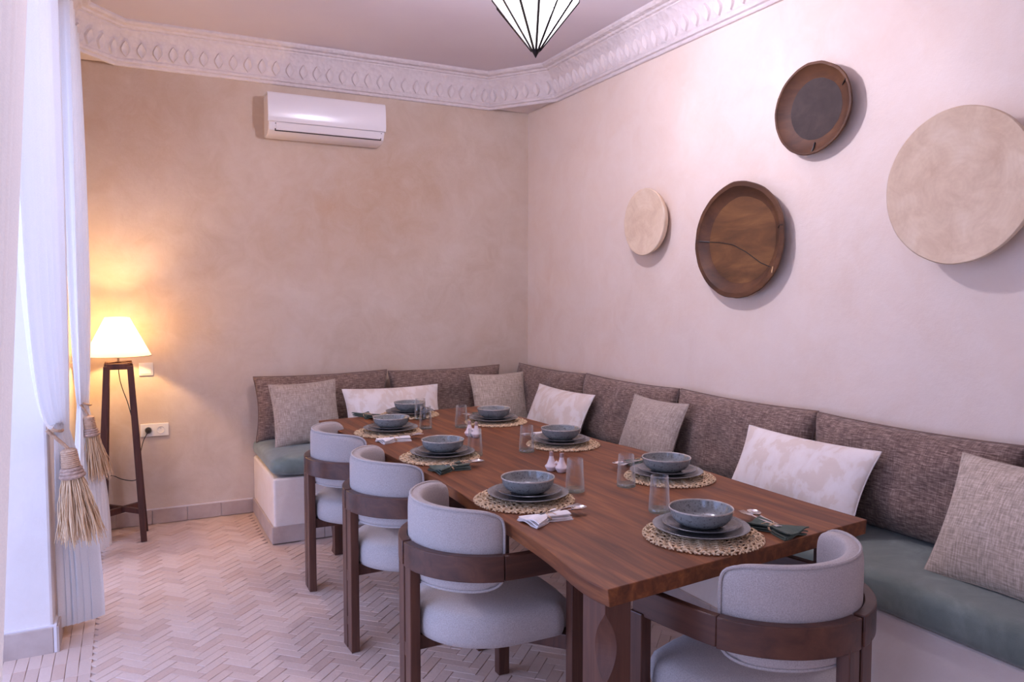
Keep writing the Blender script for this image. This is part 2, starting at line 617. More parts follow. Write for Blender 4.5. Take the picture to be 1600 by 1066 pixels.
L_B, W_B, GAP = 0.135, 0.045, 0.0014
BORDER_X = -0.15
bench_x, bench_y = 2.27, 4.606
cand = []                                         # centre x, y, angle
ca = math.cos(PI / 4)
R0 = 110
for i in range(-R0, R0):
    for j in range(-R0, R0):
        c = (i - j) % 6
        if c == 0:
            p, q, a = (i + 1.5) * W_B, (j + 0.5) * W_B, 0.0
        elif c == 5:
            p, q, a = (i + 0.5) * W_B, (j + 1.5) * W_B, PI / 2
        else:
            continue
        x = 1.2 + (p - q) * ca
        y = 2.6 + (p + q) * ca
        if x < BORDER_X + 0.02 or x > bench_x + 0.03 or y < 0.2 or y > YB - 0.05:
            continue
        if y > bench_y - 0.04 and x > 0.70:
            continue
        cand.append((x, y, a + PI / 4))
ny = int((YB - 0.3) / L_B)
for q in range(ny):
    for r in range(12):
        x = BORDER_X - W_B * (r + 0.5) - 0.004
        y = 3.585 - L_B * 0.5 - (q - 14) * L_B
        if y < 0.3 or y > YB - 0.06:
            continue
        if x < XL + 0.01 and (not (OPEN1[0] < y < OPEN1[1] - 0.03 or OPEN2[0] + 0.06 < y < OPEN2[1] - 0.06) or x < XL - WT):
            continue
        cand.append((x, y, PI / 2))

def seen(x, y):
    fx = x * math.sin(YAW) + y * math.cos(YAW)
    rx = x * math.cos(YAW) - y * math.sin(YAW)
    if fx < 0.5:
        return None
    u = 800 + F_PX * rx / fx
    vv = 533 + F_PX * math.tan(math.atan2(CAM_H, math.hypot(fx, 0)) - PITCH)
    if u < -5 or u > 1605 or vv > 1072:
        return None
    return fx

def brick_shape(mb, x=0, y=0, a=0, dz=0.0, tx=0.0, ty=0.0):
    hl, hw, b = (L_B - GAP) / 2, (W_B - GAP) / 2, 0.0016
    vs = []
    for (l, w, z) in ((hl, hw, -0.012), (hl, hw, -b), (hl - b, hw - b, 0.0)):
        for sx_, sy_ in ((-1, -1), (1, -1), (1, 1), (-1, 1)):
            px, py = sx_ * l, sy_ * w
            vs.append((x + px * math.cos(a) - py * math.sin(a), y + px * math.sin(a) + py * math.cos(a), z + dz + tx * px + ty * py))
    fs = [(8, 9, 10, 11)]
    for k_ in (0, 4):
        for q in range(4):
            fs.append((k_ + q, k_ + (q + 1) % 4, k_ + 4 + (q + 1) % 4, k_ + 4 + q))
    mb.add(vs, fs)

vis = sorted([(seen(x, y), x, y, a) for x, y, a in cand if seen(x, y) and x < 0.98 and not (x < XL - 0.2)])
# the stretches of floor behind the chair legs and under the table show least: keep them for the field
first = [t for t in vis][:300]
keep = {(t[1], t[2]) for t in first}
bm0 = MB()
brick_shape(bm0)
proto_me = None
for (d, x, y, a) in first:
    if proto_me is None:
        bo = bm0.build('brick', 'bejmat_tile', fl, smooth=False)
        proto_me = bo.data
    else:
        bo = bpy.data.objects.new('brick', proto_me)
        C.objects.link(bo)
        bo.parent = fl
    bo.location = (x, y, random.uniform(-0.0014, 0.0))
    bo.rotation_euler = (random.uniform(-0.012, 0.012), random.uniform(-0.005, 0.005), a + random.uniform(-0.015, 0.015))
field = MB()
for x, y, a in cand:
    if (x, y) not in keep:
        brick_shape(field, x, y, a + random.uniform(-0.015, 0.015), random.uniform(-0.002, 0), random.uniform(-0.005, 0.005), random.uniform(-0.012, 0.012))
fo = field.build('brick_field', 'bejmat_field', fl, smooth=False)
tag(fo, kind='stuff')

struct(tag(MB().box(XL - WT, XR + 0.2, YF - 0.2, YB + 0.2, ZC, ZC + 0.15).build('ceiling', 'ceiling_paint', smooth=False), 'smooth off white ceiling inside the carved cornice'))
struct(tag(MB().box(XL - WT, XR + 0.2, YB, YB + 0.2, -0.12, ZC).build('wall_back', 'tadelakt_back', smooth=False), 'mottled beige polished plaster wall behind the air conditioner'))
struct(tag(MB().box(XR, XR + 0.2, YF, YB, -0.12, ZC).build('wall_right', 'tadelakt_right', smooth=False), 'pale pink polished plaster wall with the hanging dishes'))
struct(tag(MB().box(XL - WT, XR + 0.2, YF - 0.2, YF, -0.12, ZC).build('wall_front', 'tadelakt_right', smooth=False), 'plain plaster wall behind the viewer'))
wl = MB()
wl.box(XL - WT, XL, YF, OPEN1[0], -0.12, ZC)
wl.box(XL - WT, XL, OPEN1[0], OPEN1[1], OPEN1[2], ZC)
wl.box(XL - WT, XL, OPEN1[1], OPEN2[0], -0.12, ZC)
wl.box(XL - WT, XL, OPEN2[0], OPEN2[1], OPEN2[2], ZC)
wl.box(XL - WT, XL, OPEN2[1], YB, -0.12, ZC)
struct(tag(wl.build('wall_left', 'tadelakt_left', smooth=False, bevel=0.012), 'white plaster wall and pier between the two curtained openings'))
struct(tag(MB().box(-9, XL - WT, -6, 12, -0.2, -0.03).build('courtyard_bounce_ground', 'courtyard_bounce_stone', smooth=False), 'unseen pale stone courtyard ground added outside the openings to bounce daylight'))  # unseen ground, added to bounce daylight in through the openings

# skirting: stone tiles, one object each
def skirting(name, label, a, b, inward, h=0.088, t=0.016, step=0.2, cap=True, parent=None, kind=True):
    a, b = Vector((*a, 0)), Vector((*b, 0))
    d = (b - a)
    ln = d.length
    d.normalize()
    n = Vector((*inward, 0))
    m = Matrix((d, n, Vector((0, 0, 1)))).transposed().to_4x4()
    m.translation = a
    if parent is None:
        base = MB().box(0, ln, 0, t * 0.55, 0, h + (0.006 if cap else 0), m).build(name, 'moulding_plaster', smooth=False)
        struct(tag(base, label))
    else:
        base = parent
    nn = max(1, round(ln / step))
    s = ln / nn
    for q in range(nn):
        MB().box(q * s + 0.0012, (q + 1) * s - 0.0012, t * 0.5, t + random.uniform(-0.001, 0.001), -0.004, h, m).build('skirting_tile', 'skirting_stone', base, smooth=False, bevel=0.002, seg=1)
    return base
skirting('baseboard_back', 'grey pink stone skirting along the back wall', (XL, YB), (0.745, YB), (0, -1))
skirting('baseboard_left', 'stone skirting around the white pier', (XL - WT, OPEN1[1]), (XL, OPEN1[1]), (0, -1), h=0.105, t=0.02)
skirting('baseboard_pier', 'stone skirting on the room side of the pier', (XL, OPEN1[1] - 0.02), (XL, OPEN2[0]), (1, 0), h=0.105, t=0.02)
skirting('baseboard_left_corner', 'stone skirting beside the floor lamp', (XL, OPEN2[1]), (XL, YB), (1, 0))

# cornice: mitred around the room with cut corners
CB, CRY = 0.335, 0.47
poly = [(XR, YF), (XR, YB - CRY), (XR - CB, YB), (XL + 0.27, YB), (XL, YB - 0.30), (XL, YF)]
PROF = [(0.0, 2.872), (0.016, 2.872), (0.020, 2.878), (0.020, 2.890), (0.034, 2.894), (0.038, 2.906), (0.034, 2.914), (0.040, 2.922), (0.050, 2.970),
        (0.068, 3.020), (0.096, 3.060), (0.104, 3.066), (0.104, 3.074), (0.118, 3.078), (0.124, 3.088), (0.152, 3.092), (0.164, 3.102), (0.164, ZC), (0.0, ZC)]
def offset_poly(o):
    n = len(poly)
    out = []
    for i in range(n):
        p0, p1, p2 = Vector(poly[i - 1]), Vector(poly[i]), Vector(poly[(i + 1) % n])
        d1, d2 = (p1 - p0).normalized(), (p2 - p1).normalized()
        n1, n2 = Vector((-d1.y, d1.x)), Vector((-d2.y, d2.x))
        bis = (n1 + n2)
        out.append(p1 + bis * (o / max(0.15, 1 + n1.dot(n2))))
    return out
OFF = [offset_poly(o) for o, z in PROF]
leaf = MB()
lw, ll = 0.030, 0.058
ring_pts = [(-lw * 0.95, 0.0), (-lw * 0.9, -ll * 0.35), (-lw * 0.45, -ll * 0.72), (0, -ll), (lw * 0.45, -ll * 0.72), (lw * 0.9, -ll * 0.35), (lw * 0.95, 0.0), (lw * 0.5, ll * 0.5), (0, ll * 0.8), (-lw * 0.5, ll * 0.5)]
vs = [(x, y, -0.006) for x, y in ring_pts] + [(x * 0.8, y * 0.84, 0.018) for x, y in ring_pts] + [(x * 0.35, y * 0.45, 0.006) for x, y in ring_pts] + [(0, 0, 0.004)]
nr = len(ring_pts)
fs = []
for k_ in (0, nr):
    fs += [(k_ + i, k_ + (i + 1) % nr, k_ + nr + (i + 1) % nr, k_ + nr + i) for i in range(nr)]
fs += [(2 * nr + i, 2 * nr + (i + 1) % nr, 3 * nr) for i in range(nr)]
leaf.add(vs, fs)
leaf_me = None
seg_labels = ['carved white plaster cornice above the hanging dishes', 'short carved cornice across the corner between both plaster walls',
              'carved white plaster cornice above the air conditioner', 'short carved cornice in the corner above the floor lamp',
              'carved white plaster cornice above the curtains', 'carved white plaster cornice behind the viewer']
for sidx in range(6):
    a, b = sidx, (sidx + 1) % 6
    np_ = len(PROF)
    vs = [(OFF[q][a].x, OFF[q][a].y, PROF[q][1]) for q in range(np_)] + [(OFF[q][b].x, OFF[q][b].y, PROF[q][1]) for q in range(np_)]
    fs = [(q, q + 1, np_ + q + 1, np_ + q) for q in range(np_ - 1)] + [(np_ - 1, 0, np_, 2 * np_ - 1), tuple(range(np_)), tuple(range(2 * np_ - 1, np_ - 1, -1))]
    tr = struct(tag(MB().add(vs, fs).build('trim_%d' % (sidx + 1), 'cornice_plaster', angle=25), seg_labels[sidx]))
    # carved leaves hang on the cove between profile points 7 and 9
    pa, pb = OFF[8][a], OFF[8][b]
    d = (pb - pa)
    ln = d.length
    d.normalize()
    nrm = Vector((-d.y, d.x))
    up = (Vector((nrm.x * 0.3, nrm.y * 0.3, 1))).normalized()
    rt = Vector((-d.x, -d.y, 0))
    nz_ = rt.cross(up)
    cnt = max(2, int(ln / 0.088))
    for q in range(cnt):
        p = pa + d * (ln * (q + 0.5) / cnt)
        if p.y < 1.6:
            continue
        if leaf_me is None:
            lo = leaf.build('carved_leaf', 'moulding_plaster', tr)
            leaf_me = lo.data
        else:
            lo = bpy.data.objects.new('carved_leaf', leaf_me)
            C.objects.link(lo)
            lo.parent = tr
        m = Matrix((rt, up, nz_)).transposed().to_4x4()
        m.translation = Vector((p.x, p.y, 2.972))
        lo.matrix_world = m
    if sidx in (1, 3):
        cx_, cy_ = (XR, YB) if sidx == 1 else (XL, YB)
        MB().prism([tuple(OFF[1][a]), tuple(OFF[1][b]), (cx_, cy_)], 2.885, 2.90).build('soffit', 'moulding_plaster', tr, smooth=False)

# ------------------------------------------------------------------ masonry bench, seat cushions
bench = thing('masonry_bench', 'white plastered masonry bench running around the corner under green cushions', 'bench', (1.6, 5.0, 0))
poly_b = [(0.75, YB - 0.002), (0.75, bench_y), (bench_x, bench_y), (bench_x, YF + 0.002), (XR - 0.002, YF + 0.002), (XR - 0.002, YB - 0.002)]
MB().prism([(x - 1.6, y - 5.0) for x, y in poly_b], 0.0, 0.383).build('plinth', 'bench_plaster', bench, smooth=False, bevel=0.014, seg=3)
def tiles_on(parent, off, a, b, inward, h=0.1, t=0.012, step=0.3):
    a, b = Vector((a[0] - off[0], a[1] - off[1], 0)), Vector((b[0] - off[0], b[1] - off[1], 0))
    d = b - a
    ln = d.length
    d.normalize()
    m = Matrix((d, Vector((*inward, 0)), Vector((0, 0, 1)))).transposed().to_4x4()
    m.translation = a
    nn = max(1, round(ln / step))
    s = ln / nn
    for q in range(nn):
        MB().box(q * s + 0.001, (q + 1) * s - 0.001, 0.0, t + random.uniform(-0.001, 0.001), 0, h, m).build('skirting_tile', 'skirting_stone', parent, smooth=False, bevel=0.002, seg=1)
tiles_on(bench, (1.6, 5.0), (0.74, bench_y), (bench_x, bench_y), (0, -1))
tiles_on(bench, (1.6, 5.0), (0.75, YB - 0.02), (0.75, bench_y - 0.012), (-1, 0))
tiles_on(bench, (1.6, 5.0), (bench_x, bench_y), (bench_x, 0.2), (-1, 0))

def slab_cushion(name, label, x0, x1, y0, y1, z0, z1):
    mb = pillow(x1 - x0, y1 - y0, z1 - z0, 40, 40, 0.28, 14, 0.004, round_p=22)
    mb.uv = None
    o = mb.build(name, 'green_velvet', loc=((x0 + x1) / 2, (y0 + y1) / 2, (z0 + z1) / 2))
    tag(o, label, 'seat cushion')
    W, H = x1 - x0 - 0.004, y1 - y0 - 0.004
    return o
slab_cushion('seat_cushion', 'grey green velvet bench cushion along the back wall, its end showing', 0.738, XR - 0.004, bench_y - 0.018, YB - 0.004, 0.384, 0.516)
slab_cushion('seat_cushion', 'long grey green velvet bench cushion along the wall of hanging dishes', bench_x - 0.03, XR - 0.004, 0.1, bench_y - 0.022, 0.384, 0.516)

def back_cushion(label, centre, W, face, seed, H=0.43, T=0.19, tilt=0.10, roll=0):
    mb = pillow(W, H, T, 36, 26, 0.42, 3.6, 0.055, lump=0.4, seed=seed)
    o = mb.build('back_cushion', 'brown_tweed')
    stand(o, centre, face, tilt, roll)
    tag(o, label, 'cushion', 'brown tweed back cushions')
    sm = seam(W, H, 0.055, 0.005).build('piping', 'brown_tweed', o)
    return o
zc = 0.516 + 0.198
back_cushion('brown tweed back cushion at the free end of the back bench', (1.205, YB - 0.115, zc), 0.915, -PI / 2, 1, roll=0.01)
back_cushion('second brown tweed back cushion on the back wall, behind the white lumbar pillow', (2.115, YB - 0.115, zc), 0.885, -PI / 2, 2, roll=0.012)
back_cushion('brown tweed back cushion on the dish wall nearest the corner', (XR - 0.115, 4.86, zc + 0.006), 0.98, PI, 3)
back_cushion('brown tweed back cushion on the dish wall behind the small linen pillow', (XR - 0.115, 3.88, zc + 0.01), 0.97, PI, 4)
back_cushion('brown tweed back cushion under the round brown dish, left of the large white pillow', (XR - 0.115, 2.905, zc + 0.012), 0.95, PI, 5)
back_cushion('brown tweed back cushion nearest the viewer, behind the big oat pillow', (XR - 0.115, 1.985, zc + 0.008), 0.90, PI, 6)
back_cushion('sliver of brown tweed back cushion at the right edge of the picture', (XR - 0.115, 1.06, zc + 0.008), 0.93, PI, 7)

def throw(name, label, W, H, T, centre, face, tilt, mat, seed, pinch=0.07, roll=0, group=None):
    mb = pillow(W, H, T, 28, 26, 0.62, 2.2, pinch, lump=0.14, seed=seed)
    o = mb.build(name, mat)
    stand(o, centre, face, tilt, roll)
    tag(o, label, 'pillow', group)
    seam(W, H, pinch, 0.003).build('piping', mat, o)
    return o
FB, FR = -PI / 2, PI
gl_, gw_ = 'plain linen throw pillows', 'white lumbar pillows'
throw('throw_pillow', 'square grey linen pillow at the free end of the back bench', 0.43, 0.41, 0.16, (1.025, 4.99, 0.708), FB, 0.32, 'grey_linen', 11, roll=0.04, group=gl_)
throw('lumbar_pillow', 'white patterned lumbar pillow on the back bench behind the table end', 0.68, 0.36, 0.16, (1.615, 4.985, 0.672), FB, 0.38, 'printed_cotton', 12, group=gw_)
throw('throw_pillow', 'square grey linen pillow on the back bench near the corner', 0.44, 0.40, 0.15, (2.435, 5.03, 0.703), FB, 0.30, 'oat_linen', 13, group=gl_)
throw('lumbar_pillow', 'white patterned lumbar pillow next to the corner of the bench', 0.72, 0.355, 0.16, (2.545, 4.40, 0.675), FR, 0.42, 'printed_cotton', 14, group=gw_)
throw('throw_pillow', 'small square linen pillow between the two white pillows on the dish wall bench', 0.48, 0.405, 0.15, (2.55, 3.39, 0.703), FR, 0.38, 'grey_linen', 15, group=gl_)
throw('lumbar_pillow', 'large white patterned lumbar pillow above the near corner of the table', 0.71, 0.375, 0.17, (2.535, 2.352, 0.680), FR, 0.46, 'printed_cotton', 16, group=gw_)
throw('throw_pillow', 'big square oat linen pillow at the right edge of the picture', 0.49, 0.44, 0.16, (2.53, 1.435, 0.706), FR, 0.46, 'oat_linen', 17, group=gl_)

# ------------------------------------------------------------------ table
TZ = 0.75
tab = thing('dining_table', 'long dark walnut dining table with wavy live edges', 'table', (1.54, 2.95, 0))
def cr(pts, n=10):
    out = []
    for i in range(len(pts) - 1):
        p0, p1, p2, p3 = (Vector(pts[max(i - 1, 0)]), Vector(pts[i]), Vector(pts[i + 1]), Vector(pts[min(i + 2, len(pts) - 1)]))
        for q in range(n):
            t = q / n
            out.append(0.5 * ((2 * p1) + (p2 - p0) * t + (2 * p0 - 5 * p1 + 4 * p2 - p3) * t * t + (3 * p1 - p0 - 3 * p2 + p3) * t ** 3))
    out.append(Vector(pts[-1]))
    return out
left = cr([(1.016, 1.507), (1.006, 1.62), (1.034, 1.852), (1.046, 2.10), (1.05, 2.374), (1.062, 2.70), (1.04, 3.1), (1.01, 3.6), (0.985, 4.0), (0.968, 4.372)])
right = cr([(2.075, 1.627), (2.07, 1.95), (2.083, 2.40), (2.105, 2.85), (2.07, 3.15), (2.075, 3.6), (2.06, 4.0), (2.03, 4.50)])
outline = [(p.x - 1.54, p.y - 2.95) for p in left] + [(p.x - 1.54, p.y - 2.95) for p in reversed(right)]
outline = outline[::-1]
top = MB()
n_o = len(outline)
THK = 0.046
def ins(poly2, d):
    cxx = sum(p[0] for p in poly2) / len(poly2)
    return [(x + (d if x < cxx else -d), y) for x, y in poly2]
lower = ins(outline, 0.006)
top.add([(x, y, TZ - THK) for x, y in lower] + [(x, y, TZ) for x, y in outline],
        [tuple(range(n_o - 1, -1, -1)), tuple(range(n_o, 2 * n_o))] + [(i, (i + 1) % n_o, n_o + (i + 1) % n_o, n_o + i) for i in range(n_o)])
top.build('tabletop', 'table_walnut', tab, smooth=True, bevel=0.0025, angle=30)
def table_leg(x, y, sx, sy):
    """square post whose outer corner carries long lens-shaped facets"""
    w, d = 0.076, 0.10
    mb = MB()
    vs = []
    N = 56
    z0, z1 = 0.0, TZ - THK
    for i in range(N + 1):
        z = z0 + (z1 - z0) * i / N
        ph = ((z1 - 0.03 - z) / 0.172) % 1.0
        c = 0.034 * max(0.0, math.sin(PI * ph)) ** 0.8 + 0.001 if z < z1 - 0.03 else 0.001
        ring = [(0, 0 + c * 1.25), (c, 0), (w, 0), (w, d), (0, d)]
        vs += [(x + sx * px, y + sy * py, z) for px, py in ring]
    fs = []
    for i in range(N):
        for q in range(5):
            fs.append((i * 5 + q, i * 5 + (q + 1) % 5, (i + 1) * 5 + (q + 1) % 5, (i + 1) * 5 + q))
    fs += [tuple(range(4, -1, -1)), tuple(N * 5 + q for q in range(5))]
    mb.add(vs, fs).build('leg', 'chair_walnut', tab, smooth=False)
table_leg(1.024 - 1.54, 1.530 - 2.95, 1, 1)
table_leg(2.05 - 1.54, 1.645 - 2.95, -1, 1)
table_leg(1.02 - 1.54, 4.34 - 2.95, 1, -1)
table_leg(2.015 - 1.54, 4.45 - 2.95, -1, -1)

# ------------------------------------------------------------------ dining chairs: local front is +x, the rear pair of posts at -x
def make_chair():
    t = thing('dining_chair', '', 'chair')
    RO, TH = 0.274, 0.030
    ZR0, ZR1 = 0.585, 0.665
    for s in (1, -1):
        a0 = PI - math.asin(0.006 / RO)
        path = []
        for i in range(23):
            a = a0 + (PI / 2 - a0) * i / 22
            path.append((RO * math.cos(a), s * RO * math.sin(a)))
        MB().ribbon(path[:20], TH, ZR0, ZR1).build('back_rail', 'rail_walnut', t, bevel=0.003, angle=35)
        e0, e1 = path[20], path[19]
        MB().ribbon([(e1[0] + 0.001, e1[1] - s * 0.002), (e0[0], e0[1] - s * 0.003), (0.0, s * (RO - 0.003)), (0.07, s * (RO - 0.003)), (0.14, s * (RO - 0.004)), (0.215, s * (RO - 0.007))], TH - 0.004, ZR0 + 0.001, ZR1 - 0.001).build('arm', 'rail_walnut', t, bevel=0.003, angle=35)
        MB().box(-0.285, -0.250, s * 0.006, s * 0.056, 0.0, ZR0 + 0.012).build('leg', 'chair_walnut', t, smooth=False, bevel=0.003)
        MB().box(0.175, 0.220, s * (RO - 0.026), s * (RO + 0.014), 0.0, ZR0 + 0.010).build('leg', 'chair_walnut', t, smooth=False, bevel=0.003)
    for z0, z1 in ((0.10, 0.135), (0.285, 0.33)):
        MB().box(-0.283, -0.254, -0.0065, 0.0065, z0, z1).build('leg_spacer', 'chair_walnut', t, smooth=False)
    # seat frame: cross rails under the cushion
    fr = MB()
    fr.bar((-0.255, 0, 0.335), (0.05, 0.0, 0.335), 0.07, 0.05)
    fr.bar((0.197, -0.25, 0.335), (0.197, 0.25, 0.335), 0.03, 0.055, (1, 0, 0))
    fr.bar((-0.02, 0, 0.335), (0.19, 0.24, 0.335), 0.03, 0.05)
    fr.bar((-0.02, 0, 0.335), (0.19, -0.24, 0.335), 0.03, 0.05)
    fr.build('seat_frame', 'chair_walnut', t, smooth=False, bevel=0.003)
    # D-shaped upholstered seat
    mb = MB()
    out = []
    for i in range(25):
        a = PI / 2 + PI * i / 24
        out.append((0.246 * math.cos(a), 0.246 * math.sin(a)))
    out += [(0.06, -0.247), (0.14, -0.247), (0.172, -0.245), (0.182, -0.22), (0.222, -0.20), (0.236, -0.10), (0.238, 0), (0.236, 0.10), (0.222, 0.20), (0.182, 0.22), (0.172, 0.245), (0.14, 0.247), (0.06, 0.247)]
    n = len(out)
    levels = [(0.90, 0.352), (0.965, 0.358), (0.995, 0.378), (1.0, 0.405), (0.99, 0.432), (0.955, 0.452), (0.88, 0.463), (0.7, 0.470), (0.4, 0.474), (0.12, 0.475)]
    vs, fs = [], []
    for sc, z in levels:
        vs += [(x * sc, y * sc, z) for x, y in out]
    for j in range(len(levels) - 1):
        fs += [(j * n + i, j * n + (i + 1) % n, (j + 1) * n + (i + 1) % n, (j + 1) * n + i) for i in range(n)]
    fs += [tuple(range(n - 1, -1, -1)), tuple((len(levels) - 1) * n + i for i in range(n))]
    mb.add(vs, fs).build('seat', 'chair_boucle', t, angle=80)
    # wrapped backrest pad inside the rail, standing above and below it
    RP, TP = 0.232, 0.050
    A = math.radians(80)
    def warp(p):
        a = PI + p.x / RP
        return Vector(((RP - p.z) * math.cos(a), (RP - p.z) * math.sin(a), p.y))
    Hh, zc_ = 0.255, 0.668
    mb = pillow(2 * A * RP, Hh, TP, 44, 22, 0.28, 10, 0.0, round_p=7, warp=lambda p: warp(p) + Vector((0, 0, zc_)))
    mb.uv = None
    pad = mb.build('backrest', 'chair_boucle', t, angle=80)
    pts = []
    for k_ in range(120):
        an = 2 * PI * k_ / 120
        u, v_ = math.cos(an), math.sin(an)
        nn = (abs(u) ** 7 + abs(v_) ** 7) ** (1 / 7)
        u, v_ = u / nn, v_ / nn
        pts.append(warp(Vector((u * A * RP, v_ * Hh / 2, -TP * 0.32))) + Vector((0, 0, zc_)))
    MB().tube(pts, 0.0045, 6, closed=True).build('piping', 'chair_boucle', pad)
    return t
chair = make_chair()
chair.location = (1.070, 2.335, 0)
chair['group'] = 'walnut armchairs around the table'
chair['label'] = 'grey upholstered walnut chair nearest the viewer on the long left side'
dup(chair, (1.072, 3.085, 0), math.radians(2), 'grey upholstered walnut chair in the middle of the long left side')
dup(chair, (1.062, 3.805, 0), math.radians(-1), 'grey upholstered walnut chair farthest away on the long left side')
dup(chair, (1.542, 1.541, 0), math.radians(90 + 12), 'grey upholstered walnut chair at the near end of the table, bottom right')

# ------------------------------------------------------------------ place settings
def braid_mat():
    mb = MB()
    rings = [(0.166, 44), (0.148, 40), (0.130, 35), (0.112, 30), (0.094, 25), (0.076, 20), (0.058, 15), (0.040, 10), (0.022, 6)]
    rnd = random.Random(5)
    for r, n in rings:
        for i in range(n):
            for s in (1, -1):
                a = 2 * PI * (i + (0.25 if s > 0 else -0.25)) / n
                da = PI / n * 1.15
                r0, r1 = r - s * 0.0085, r + s * 0.0085
                jit = rnd.uniform(-0.0012, 0.0012)
                p0 = (r0 * math.cos(a - da), r0 * math.sin(a - da), 0.0042 + jit)
                pm = (r * math.cos(a), r * math.sin(a), 0.0076 + s * 0.0018 * (1 if i % 2 else -1))
                p1 = (r1 * math.cos(a + da), r1 * math.sin(a + da), 0.0042 - jit)
                mb.tube([p0, pm, p1], [0.0024, 0.0033, 0.0024], 5)
    return mb.build('placemat', 'seagrass')
mat0 = braid_mat()
def wobble(amp, seed):
    return lambda a, j: amp * (math.sin(2 * a + seed) + 0.6 * math.sin(3 * a + seed * 2.1) + 0.4 * math.sin(5 * a + seed * 0.7))
plate0 = MB().lathe([(0.0005, 0.000), (0.085, 0.0), (0.088, 0.003), (0.120, 0.011), (0.1385, 0.0185), (0.140, 0.0205), (0.138, 0.0215), (0.120, 0.0155), (0.095, 0.0075), (0.088, 0.006), (0.0005, 0.006)], 56, wob=wobble(0.006, 1)).build('dinner_plate', 'plate_glaze', angle=60)
small0 = MB().lathe([(0.0005, 0.000), (0.066, 0.0), (0.070, 0.003), (0.100, 0.011), (0.1145, 0.0175), (0.1155, 0.019), (0.114, 0.020), (0.098, 0.015), (0.076, 0.0075), (0.068, 0.006), (0.0005, 0.006)], 56, wob=wobble(0.006, 2.4)).build('side_plate', 'plate_glaze_dark', angle=60)
bowl_root = thing('soup_bowl', '', 'bowl')
MB().lathe([(0.0005, 0.0), (0.055, 0.0), (0.060, 0.003), (0.078, 0.013), (0.0885, 0.028), (0.0935, 0.0505), (0.0900, 0.0505), (0.085, 0.029), (0.075, 0.016), (0.056, 0.008), (0.0005, 0.006)], 56, wob=wobble(0.004, 0.6)).build('basin', 'bowl_glaze', bowl_root, angle=60)
MB().lathe([(0.0936, 0.0485), (0.0945, 0.0508), (0.0930, 0.0528), (0.0910, 0.0524), (0.0894, 0.0485)], 56, wob=wobble(0.004, 0.6), cap=None).build('rim', 'rim_glaze', bowl_root, angle=60)

glass_root = thing('drinking_glass', '', 'glass')
MB().lathe([(0.0335, 0.012), (0.0345, 0.02), (0.0320, 0.06), (0.0285, 0.118), (0.0280, 0.120), (0.0272, 0.1185), (0.0300, 0.06), (0.0318, 0.02), (0.0300, 0.0125)], 40, cap=None).build('wall', 'clear_glass', glass_root, angle=60)
MB().lathe([(0.0005, 0.0), (0.0335, 0.0), (0.0352, 0.003), (0.0352, 0.008), (0.0338, 0.0119), (0.0005, 0.0119)], 40).build('base', 'green_glass_base', glass_root, angle=60)

def make_napkin(mat, seed):
    """folded napkin tied in the middle with raffia; x along its length"""
    t = thing('folded_napkin', '', 'napkin')
    rnd = random.Random(seed)
    for layer in range(3):
        mb = MB()
        nu, nv = 22, 10
        top_i = []
        for side in (0, 1):
            for i in range(nu + 1):
                for j in range(nv + 1):
                    u, v_ = -1 + 2 * i / nu, -1 + 2 * j / nv
                    wid = 0.017 + 0.036 * abs(u) ** 0.7 * (1 if u < 0 else 0.7)
                    x = u * (0.075 - layer * 0.004) + layer * 0.004 * (1 if u > 0 else -1)
                    y = v_ * wid + 0.010 * layer * (u * 0.5)
                    z = 0.0022 + layer * 0.0068 + 0.0045 * math.sin(3 * v_ + seed + layer) * (0.3 + abs(u)) + 0.004 * (1 - abs(u)) * math.cos(v_ * 1.4)
                    z = max(z, 0.0016 + layer * 0.005)
                    mb.v.append((x, y, z + (0.0022 if side else -0.0016)))
        off = (nu + 1) * (nv + 1)
        for i in range(nu):
            for j in range(nv):
                q = [i * (nv + 1) + j, (i + 1) * (nv + 1) + j, (i + 1) * (nv + 1) + j + 1, i * (nv + 1) + j + 1]
                mb.f.append(tuple(q[::-1]))
                mb.f.append(tuple(k_ + off for k_ in q))
        edge = [(i, 0) for i in range(nu)] + [(nu, j) for j in range(nv)] + [(i, nv) for i in range(nu, 0, -1)] + [(0, j) for j in range(nv, 0, -1)]
        ids = [i * (nv + 1) + j for i, j in edge]
        for q in range(len(ids)):
            a, b = ids[q], ids[(q + 1) % len(ids)]
            mb.f.append((a, b, b + off, a + off))
        mb.build('fold', mat, t, angle=60)
    pts = []
    for k_ in range(20):
        a = 2 * PI * k_ / 20
        pts.append((0.004 * math.sin(a * 2), 0.0215 * math.cos(a), 0.0115 + 0.0108 * math.sin(a)))
    tie = MB().tube(pts, 0.0016, 5, closed=True)
    tie.tube([(p[0] + 0.004, p[1], p[2]) for p in pts], 0.0014, 5, closed=True)
    tie.tube([(0.0, 0.0, 0.0235), (0.018, 0.012, 0.026), (0.034, 0.016, 0.018)], 0.0012, 4)
    tie.tube([(0.0, 0.0, 0.0235), (0.014, -0.014, 0.026), (0.030, -0.022, 0.017)], 0.0012, 4)
    tie.build('raffia_tie', 'raffia', t)
    return t
nap_w = make_napkin('napkin_white', 1)
nap_g = make_napkin('napkin_green', 2)

